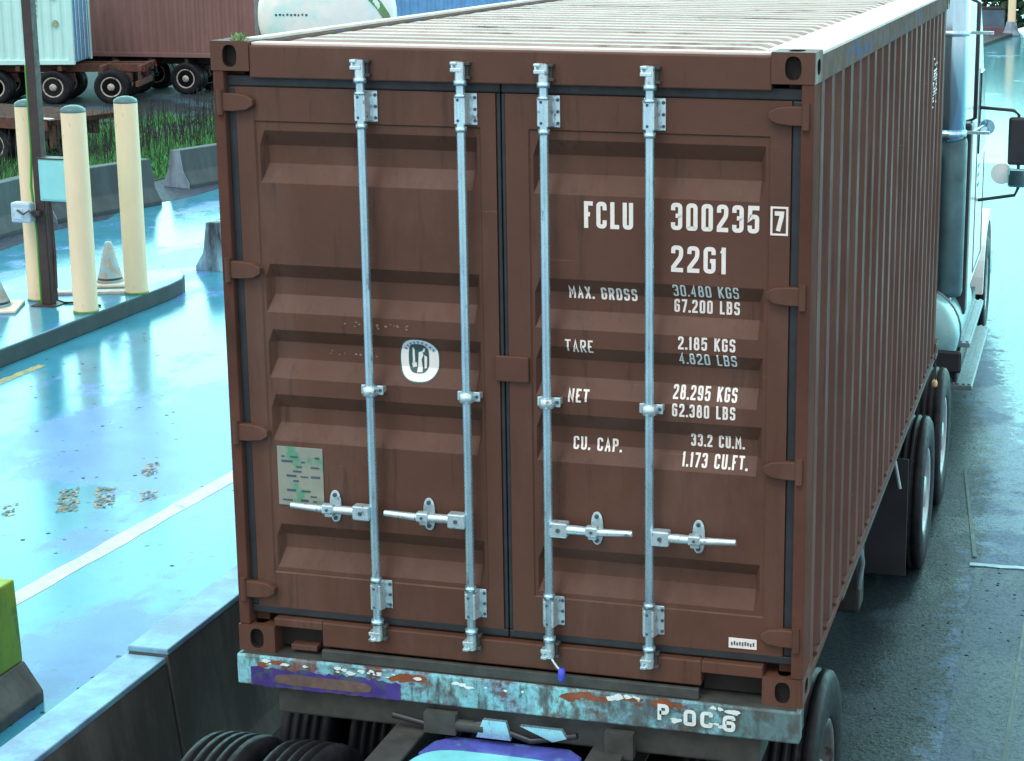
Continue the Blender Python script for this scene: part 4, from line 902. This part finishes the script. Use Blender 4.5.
# ------------------------------------------------------------------ bollards, pole, boxes, cones
def bollard():
    t = thing('bollard', '', 'bollard')
    mb = MB(); mb.tube([(0, 0, 0), (0, 0, 2.14)], .127, 28); mb.build('post', 'cream', t)
    mb = MB(); mb.lathe([(.129, 2.14), (.13, 2.15), (.122, 2.175), (.085, 2.2), (.04, 2.212), (0, 2.215)], 'Z', 28); mb.build('cap', 'cap', t)
    mb = MB(); mb.lathe([(.131, -.002), (.134, .0), (.134, .022), (.131, .026)], 'Z', 28); mb.build('base_ring', mat('mossy ring', (.16, .3, .08), .5, var=.3, scale=12), t)
    return t
b0 = bollard(); lab = ['tall cream pipe bollard nearest the kerb, in front of the cyan cabinet', 'tall cream pipe bollard standing alone, nearest the brown container', 'tall cream pipe bollard behind the pole, left of the cyan cabinet']
for k, (x, y) in enumerate(((-8.16, 10.08), (-8.14, 11.09), (-8.98, 10.5))):
    b = b0 if k == 0 else copy_tree(b0); b.location = (x, y, .19); b['label'] = lab[k]; b['group'] = 'cream bollards on the traffic island'
pl = thing('steel_pole', 'tall dark brown steel pole among the bollards, running out of the picture', 'pole', (-8.74, 10.3, .19))
mb = MB(); mb.box(-.055, .055, -.055, .055, .012, 5.2, .008); mb.build('shaft', 'pole', pl)
mb = MB(); mb.box(-.14, .14, -.14, .14, 0, .012); mb.build('base_plate', 'pole', pl)
mb = MB(); mb.tube([(.1, -.02, .05), (.09, -.03, .4), (.1, -.03, .9), (.09, -.03, 1.25)], .025, 8); mb.tube([(.14, -.06, .2), (.13, -.03, .55), (.12, -.03, 1.2)], .014, 8); mb.build('conduit', 'pole', pl)
mb = MB(); mb.tube([(-.075, -.03, .02), (-.07, -.03, .8), (-.09, -.05, 1.3), (-.07, -.03, 1.7), (-.072, -.02, 2.6)], .014, 8); mb.build('green_cable', 'green_cable', pl)
cbx = thing('cabinet', 'pale cyan electrical cabinet mounted on the dark pole', 'cabinet', (-8.43, 10.2, 1.37))
mb = MB(); mb.box(-.19, .19, -.12, .04, 0, .45, .012); mb.build('housing', 'cabinet', cbx)
mb = MB(); mb.box(-.2, .2, -.13, .045, .45, .462, .003); mb.build('lid', 'pole', cbx)
mb = MB(); mb.box(-.17, .17, -.125, -.1205, .02, .43, .004); dd = mb.build('door', 'cabinet', cbx)
mb = MB(); mb.box(.13, .15, -.135, -.126, .2, .26, .002); mb.build('handle', 'pole', dd)
rd = thing('card_reader', 'small pale blue box on an arm sticking out left of the dark pole', 'card reader', (-8.9, 10.2, 1.22))
mb = MB(); mb.box(-.13, .1, -.06, .06, -.11, .11, .02); mb.build('housing', 'box', rd)
mb = MB(); mb.box(-.1, .02, -.066, -.061, -.07, .05, .003); mb.build('face_plate', 'zinc_light', rd)
mb = MB(); mb.box(.1, .19, -.03, .03, -.03, .02, .004); mb.build('arm', 'pole', rd)
mb = MB(); mb.tube([(-.04, -.075, .03), (.04, -.09, -.01), (.1, -.07, .03), (.16, -.05, -.05)], .01, 8); mb.build('cable', 'black', rd)
def cone(x, y, h, rad, label, tilt=0):
    t = thing('traffic_cone', label, 'traffic cone', (x, y, .19), 0, None); t.rotation_euler = (0, tilt, .4)
    mb = MB(); mb.lathe([(rad, .035), (rad*.93, .08), (rad*.3, h*.95), (rad*.22, h), (rad*.16, h)], 'Z', 24); mb.build('body', 'cone', t)
    mb = MB(); mb.box(-rad*1.5, rad*1.5, -rad*1.5, rad*1.5, 0, .035, .012); mb.build('base', 'cone_base', t)
    mb = MB(); mb.lathe([(rad*.96, .05), (rad*.965, .052), (rad*.93, .09), (rad*.925, .09)], 'Z', 24); mb.build('band', 'black', t)
cone(-8.68, 11.45, .5, .15, 'small faded traffic cone on a pale base between two bollards')
cone(-9.2, 9.95, .42, .19, 'faded traffic cone at the left picture edge on the island')
mb = MB(); mb.box(-.4, .4, -.07, .07, 0, .03, .004); o = mb.build('plank', 'plank', None, (-8.62, 10.95, .19)); o.rotation_euler = (0, 0, .35); tag(o, 'pale weathered plank lying on the island beside the pole', 'plank')
mb = MB(); mb.tube([(-.3, .1, .012), (-.1, -.02, .012), (.1, .05, .012), (.35, -.05, .012)], .012, 6); tag(mb.build('loose_cable', 'black', None, (-8.5, 10.4, .19)), 'short black cable lying on the wet island by the pole', 'cable')

# ------------------------------------------------------------------ grass and dead stalks on the verge (nobody could count them)
random.seed(31); mb = MB()
for k in range(50000):
    x = random.uniform(-22.5, -13.0); y = random.uniform(12, 37.5)
    if math.sin(x*1.7+y*.6)+math.sin(y*1.1-x*.5)+random.uniform(-1.4, 1.4) < -.25: continue
    z = ground_h(x, y)+.01; h = random.uniform(.1, .34); a = random.uniform(0, 6.3); wd = random.uniform(.012, .03)
    dx, dy = wd*math.cos(a), wd*math.sin(a)
    mb.bm.faces.new([mb.bm.verts.new(p) for p in ((x-dx, y-dy, z), (x+dx, y+dy, z), (x+random.uniform(-.22, .22), y+random.uniform(-.22, .22), z+h*random.uniform(.5, 1.3)))])
o = mb.build('grass', 'grass', None, (0, 0, 0), False); o['kind'] = 'stuff'
mb = MB()
for k in range(700):
    q = random.random()
    if q < .62: x = random.gauss(-15.5, 1.6); y = random.gauss(25.5, 3.0)
    else: x = random.uniform(-22, -13.2); y = random.uniform(15, 34)
    if x > -13.1: continue
    z = ground_h(x, y); h = random.uniform(.4, 1.25); lx, ly = random.gauss(0, .12), random.gauss(0, .1)
    w_ = random.uniform(.006, .013)
    mb.bm.faces.new([mb.bm.verts.new(p) for p in ((x-w_, y, z), (x+w_, y, z), (x+lx+w_*.4, y+ly, z+h), (x+lx-w_*.4, y+ly, z+h))])
    for j in range(2):
        tq = random.uniform(.4, .9); sx_, sz_ = random.uniform(-.2, .2), random.uniform(.05, .2)
        mb.bm.faces.new([mb.bm.verts.new(p) for p in ((x+lx*tq, y+ly*tq, z+h*tq), (x+lx*tq+.006, y+ly*tq+.01, z+h*tq), (x+lx*tq+sx_, y+ly*tq, z+h*tq+sz_))])
o = mb.build('dead_stalks', 'stalk', None, (0, 0, 0), False); o['kind'] = 'stuff'

# ------------------------------------------------------------------ trucks and containers in the yard
def corr_box(mb, x0, x1, y0, y1, z0, z1, pitch=.28, d=.04, mi=0):
    """box whose long sides (y0,y1) carry vertical corrugations"""
    for yy, s in ((y0, 1), (y1, -1)):
        t = [(x0, yy)]; x = x0+.06
        while x < x1-.2: t += [(x, yy), (x+.06, yy+s*d), (x+.13, yy+s*d), (x+.19, yy)]; x += pitch
        t.append((x1, yy))
        a = [mb.bm.verts.new((p[0], p[1], z0)) for p in t]; b = [mb.bm.verts.new((p[0], p[1], z1)) for p in t]
        for k in range(len(t)-1): mb.bm.faces.new((a[k], a[k+1], b[k+1], b[k])).material_index = mi
    mb.box(x0, x1, y0+d+.01, y1-d-.01, z0, z1, mi=mi)
def yard_container(label, loc, rz, x0, x1, side_m, end_m, post_m, doors=True, h=2.6):
    t = thing('shipping_container', label, 'shipping container', loc, rz)
    mb = MB(); corr_box(mb, x0+.1, x1-.1, .02, 2.42, .14, h-.1); mb.build('side_wall', side_m, t)
    mb = MB()
    for yy in (0, 2.36):
        for za, zb in ((0, .14), (h-.1, h)): mb = MB(); mb.box(x0+.16, x1-.16, yy, yy+.08, za, zb, .01); mb.build('side_rail', side_m, t)
    for xx in (x0, x1-.16):
        for yy in (0, 2.28): mb = MB(); mb.box(xx, xx+.16, yy-.002, yy+.162, .12, h-.12, .01); mb.build('corner_post', post_m, t)
    for xx in (x0, x1-.17):
        for yy in (0, 2.27):
            for zz in (0, h-.12): mb = MB(); mb.box(xx-.004, xx+.174, yy-.006, yy+.17, zz, zz+.12, .012); mb.build('corner_casting', post_m, t)
    mb = MB(); mb.box(x1-.05, x1-.02, .16, 2.28, .05, h-.05, .004); ed = mb.build('end_door', end_m, t)
    for yy in (.5, .95, 1.5, 1.95): mb = MB(); mb.tube([(x1+.0, yy, .1), (x1+.0, yy, h-.1)], .02, 8); mb.build('lock_rod', 'zinc_light', ed)
    return t
def yard_chassis(label, loc, rz, x0, x1, axles, m_, rm='dirty_rim'):
    t = thing('container_trailer', label, 'trailer', loc, rz)
    for yy in (.7, 1.6): 
        mb = MB(); mb.box(x0, x1, yy, yy+.14, .9, 1.14, .01); mb.build('frame_rail', m_, t)
    for xx in [x0+.3+1.2*k for k in range(int((x1-x0)/1.2))]+[x1-.1]: mb = MB(); mb.box(xx-.06, xx+.06, .05, 2.4, .98, 1.13, .01); mb.build('crossmember', m_, t)
    for xa in axles:
        mb = MB(); mb.tube([(xa, .2, .5), (xa, 2.24, .5)], .07, 10); mb.box(xa-.5, xa+.5, .72, .84, .6, .88, .02); mb.build('axle', m_, t)
        for yy, s in ((.16, 1), (.5, -1), (2.28, -1), (1.94, 1)):
            o = wheel(t, xa, yy, .5, -1 if s > 0 else 1, rm, .5, .29); o.rotation_euler = (0, 0, R(90))
    mb = MB(); mb.box(x1-.25, x1-.15, .1, 2.34, .5, .66, .01)
    for yy in (.5, 1.8): mb.box(x1-.24, x1-.16, yy, yy+.08, .6, .95)
    mb.build('rear_guard', m_, t)
    for yy in (.2, 2.1): mb = MB(); mb.box(x1-.02, x1, yy, yy+.14, .95, 1.05); mb.build('tail_lamp', 'red', t)
    return t
AW = R(19); wl = (-26.1, 40.72, YZ)
yard_chassis('rust-brown trailer chassis under the pale cyan container, its last axle sticking out behind', wl, AW, -12.5, 1.0, (-3.3, -1.62, .05), 'chassis_rust')
yc = yard_container('pale cyan-white container with a blue end on a trailer, top left corner', (wl[0], wl[1], YZ+1.17), AW, -13.2, -.95, 'cyanwhite', 'blue_door', 'cyanwhite')
mb = MB(); random.seed(9)
for k in range(6): mb.box(-1.95-.01*k, -1.88-.01*k, -.012, -.008, 2.1-.14*k, 2.18-.14*k)
for x, z in ((-1.45, 2.0), (-1.42, 1.2)): mb.prism(oval(x, z, .09, .11, 14), -.012, -.008, 'Y')
mb.build('side_marking', mat('faded marking', (.3, .42, .3), .6, var=.5, scale=20), yc)
AB = R(5); bl_ = (-25.4, 43.9, YZ)
yard_chassis('dark trailer chassis under the far brown container at the top left', bl_, AB, -11, 2.6, (-1.72, 0.05), 'chassis')
yard_container('dull brown container on a trailer in the yard, behind the bollards', (bl_[0], bl_[1], YZ+1.16), AB, -9.8, 2.4, 'far_brown', 'far_brown', 'far_brown')
yard_container('blue ribbed container in the yard seen above the near container roof', (-18.5, 47, YZ+.9), R(4), -1.3, 9, 'blue', 'blue', 'far_brown')
# low flatbed in front of them
fb = thing('flatbed_trailer', 'low brown flatbed trailer end parked before the pale cyan container', 'trailer', (-19.6, 27.4, ground_h(-19.6, 27.4)+.0), R(-12))
mb = MB(); mb.box(-6, .0, 0, 2.3, .95, 1.06, .01); mb.build('deck', mat('rust brown deck', (.06, .03, .022), .9, spec=.1, var=.4, scale=5), fb)
mb = MB(); mb.box(-6, -.02, -.04, -.003, .84, 1.09, .008); mb.build('side_rail', 'chassis_rust', fb)
mb = MB(); mb.box(-.6, .1, -.06, .06, 1.092, 1.12, .008); mb.build('deck_glint', 'tank_white', fb)  # white bar stands for the reflection on the deck edge
mb = MB(); mb.box(-6, -.3, .5, .62, .6, .95); mb.box(-6, -.3, 1.7, 1.82, .6, .95); mb.build('frame_rail', 'chassis_rust', fb)
mb = MB(); mb.box(-.12, -.02, .1, .2, .45, .95); mb.box(-.12, -.02, 2.1, 2.2, .45, .95); mb.box(-.5, -.42, .1, .2, .4, .95); mb.build('rear_leg', 'chassis_rust', fb)
for xa in (-1.7, -2.7):
    mb = MB(); mb.tube([(xa, .2, .42), (xa, 2.1, .42)], .06, 10); mb.build('axle', 'chassis', fb)
    for yy, s in ((.2, -1), (2.1, 1)):
        o = wheel(fb, xa, yy, .42, s, 'dirty_rim', .42, .26, .24); o.rotation_euler = (0, 0, R(90))
# tanker on the left road
tn = thing('tank_trailer', 'white rounded tank trailer with a green band round its rim, seen above the near container', 'tank trailer', (-11.96, 25, 0), R(24.3))
mb = MB(); mb.lathe([(0, -.22), (.5, -.2), (.95, -.12), (1.2, .02), (1.3, .16), (1.31, .3), (1.31, 8.7), (1.2, 8.95), (.6, 9.1), (0, 9.12)], 'Y', 56, (0, 0, 2.5)); mb.build('tank', 'tank_white', tn)
TP = [(0, -.22), (.5, -.2), (.95, -.12), (1.2, .02), (1.3, .16), (1.31, .3)]
def dome(x, z, lift=.006):
    q = math.hypot(x, z)
    for (r0, y0), (r1, y1) in zip(TP, TP[1:]):
        if q <= r1: return (x, y0+(y1-y0)*(q-r0)/(r1-r0)-lift, 2.5+z)
    return (x, .3-lift, 2.5+z)
mb = MB(); bz = [(.3, .82), (.55, .66), (.78, .46), (.98, .24), (1.12, .02), (1.2, -.22)]
bz = [(a0[0]+(a1[0]-a0[0])*j/4, a0[1]+(a1[1]-a0[1])*j/4) for a0, a1 in zip(bz, bz[1:]) for j in range(4)]
for (xa, za), (xb, zb) in zip(bz, bz[1:]):
    mb.ngon([dome(xa-.08, za-.08), dome(xb-.08, zb-.08), dome(xb+.03, zb+.03), dome(xa+.03, za+.03)])
mb.build('rim_band', 'tank_band', tn)
mb = MB(); random.seed(14)
for k in range(9):
    x0 = -.98+.07*k; z0 = .03+random.uniform(-.006, .006); w_ = random.uniform(.025, .045); mb.ngon([dome(x0, z0), dome(x0+w_, z0), dome(x0+w_, z0+.04), dome(x0, z0+.04)])
mb.build('tank_print', 'plate_ink', tn)
mb = MB(); mb.box(-.9, .9, .3, 8.5, .95, 1.15); mb.build('frame_rail', 'chassis', tn)
mb = MB(); mb.box(-1.2, 1.2, -.1, .0, .55, .75, .02); mb.build('rear_guard', 'chassis', tn)
for yy in (1.6, 2.9):
    for s in (-1, 1): wheel(tn, s*1.05, yy, .52, s); wheel(tn, s*.72, yy, .52, -s)

# ------------------------------------------------------------------ far right: wall, bollard and hedge at the end of the lane
fw = thing('low_wall', 'far blue-grey wall across the end of the lane, top right', 'wall', (-4, 64.2, 0))
mb = MB(); mb.box(-3, 2.7, 0, .3, .0, .95, .02); mb.build('wall_body', 'far_wall', fw)
mb = MB(); mb.box(-3.03, 2.73, -.03, .33, .95, 1.05, .02); mb.build('coping', 'pole', fw)
fb2 = thing('bollard', 'cream bollard in a flared concrete foot, far away at the top right', 'bollard', (-.98, 63.2, 0))
mb = MB(); mb.tube([(0, 0, .4), (0, 0, 2.4)], .15, 16); mb.build('post', 'cream', fb2)
mb = MB(); mb.lathe([(.36, 0), (.37, .08), (.3, .14), (.24, .3), (.18, .55), (.15, .55)], 'Z', 20); mb.build('foot', 'jersey_end', fb2)
hd = thing('hedge', 'dark green hedge beyond the far wall, top right', 'hedge', (-1, 66.5, 0)); random.seed(41); mb = MB()
for k in range(12000):
    x = random.uniform(-7, 7); y = random.gauss(0, .7); z = random.uniform(.0, 3.6)+.3*math.sin(x*2)
    a = random.uniform(0, 6.3); q = random.uniform(.08, .2); n = Vector((random.gauss(0, 1), random.gauss(0, 1), random.gauss(0, 1))).normalized(); p = Vector((x, y, z)); e = n.orthogonal().normalized()*q; g = n.cross(e)
    mb.bm.faces.new([mb.bm.verts.new(p+v) for v in (-e, g*.6, e, -g*.6)])
mb.build('foliage', 'leaf', hd, (0, 0, 0), False)
mb = MB()
for k in range(12): mb.tube([(-6.5+1.2*k, 0, 0), (-6.4+1.2*k, .1, 1.2), (-6.6+1.2*k, 0, 2.0)], [.05, .04, .02], 6)
mb.build('stems', 'bark', hd)
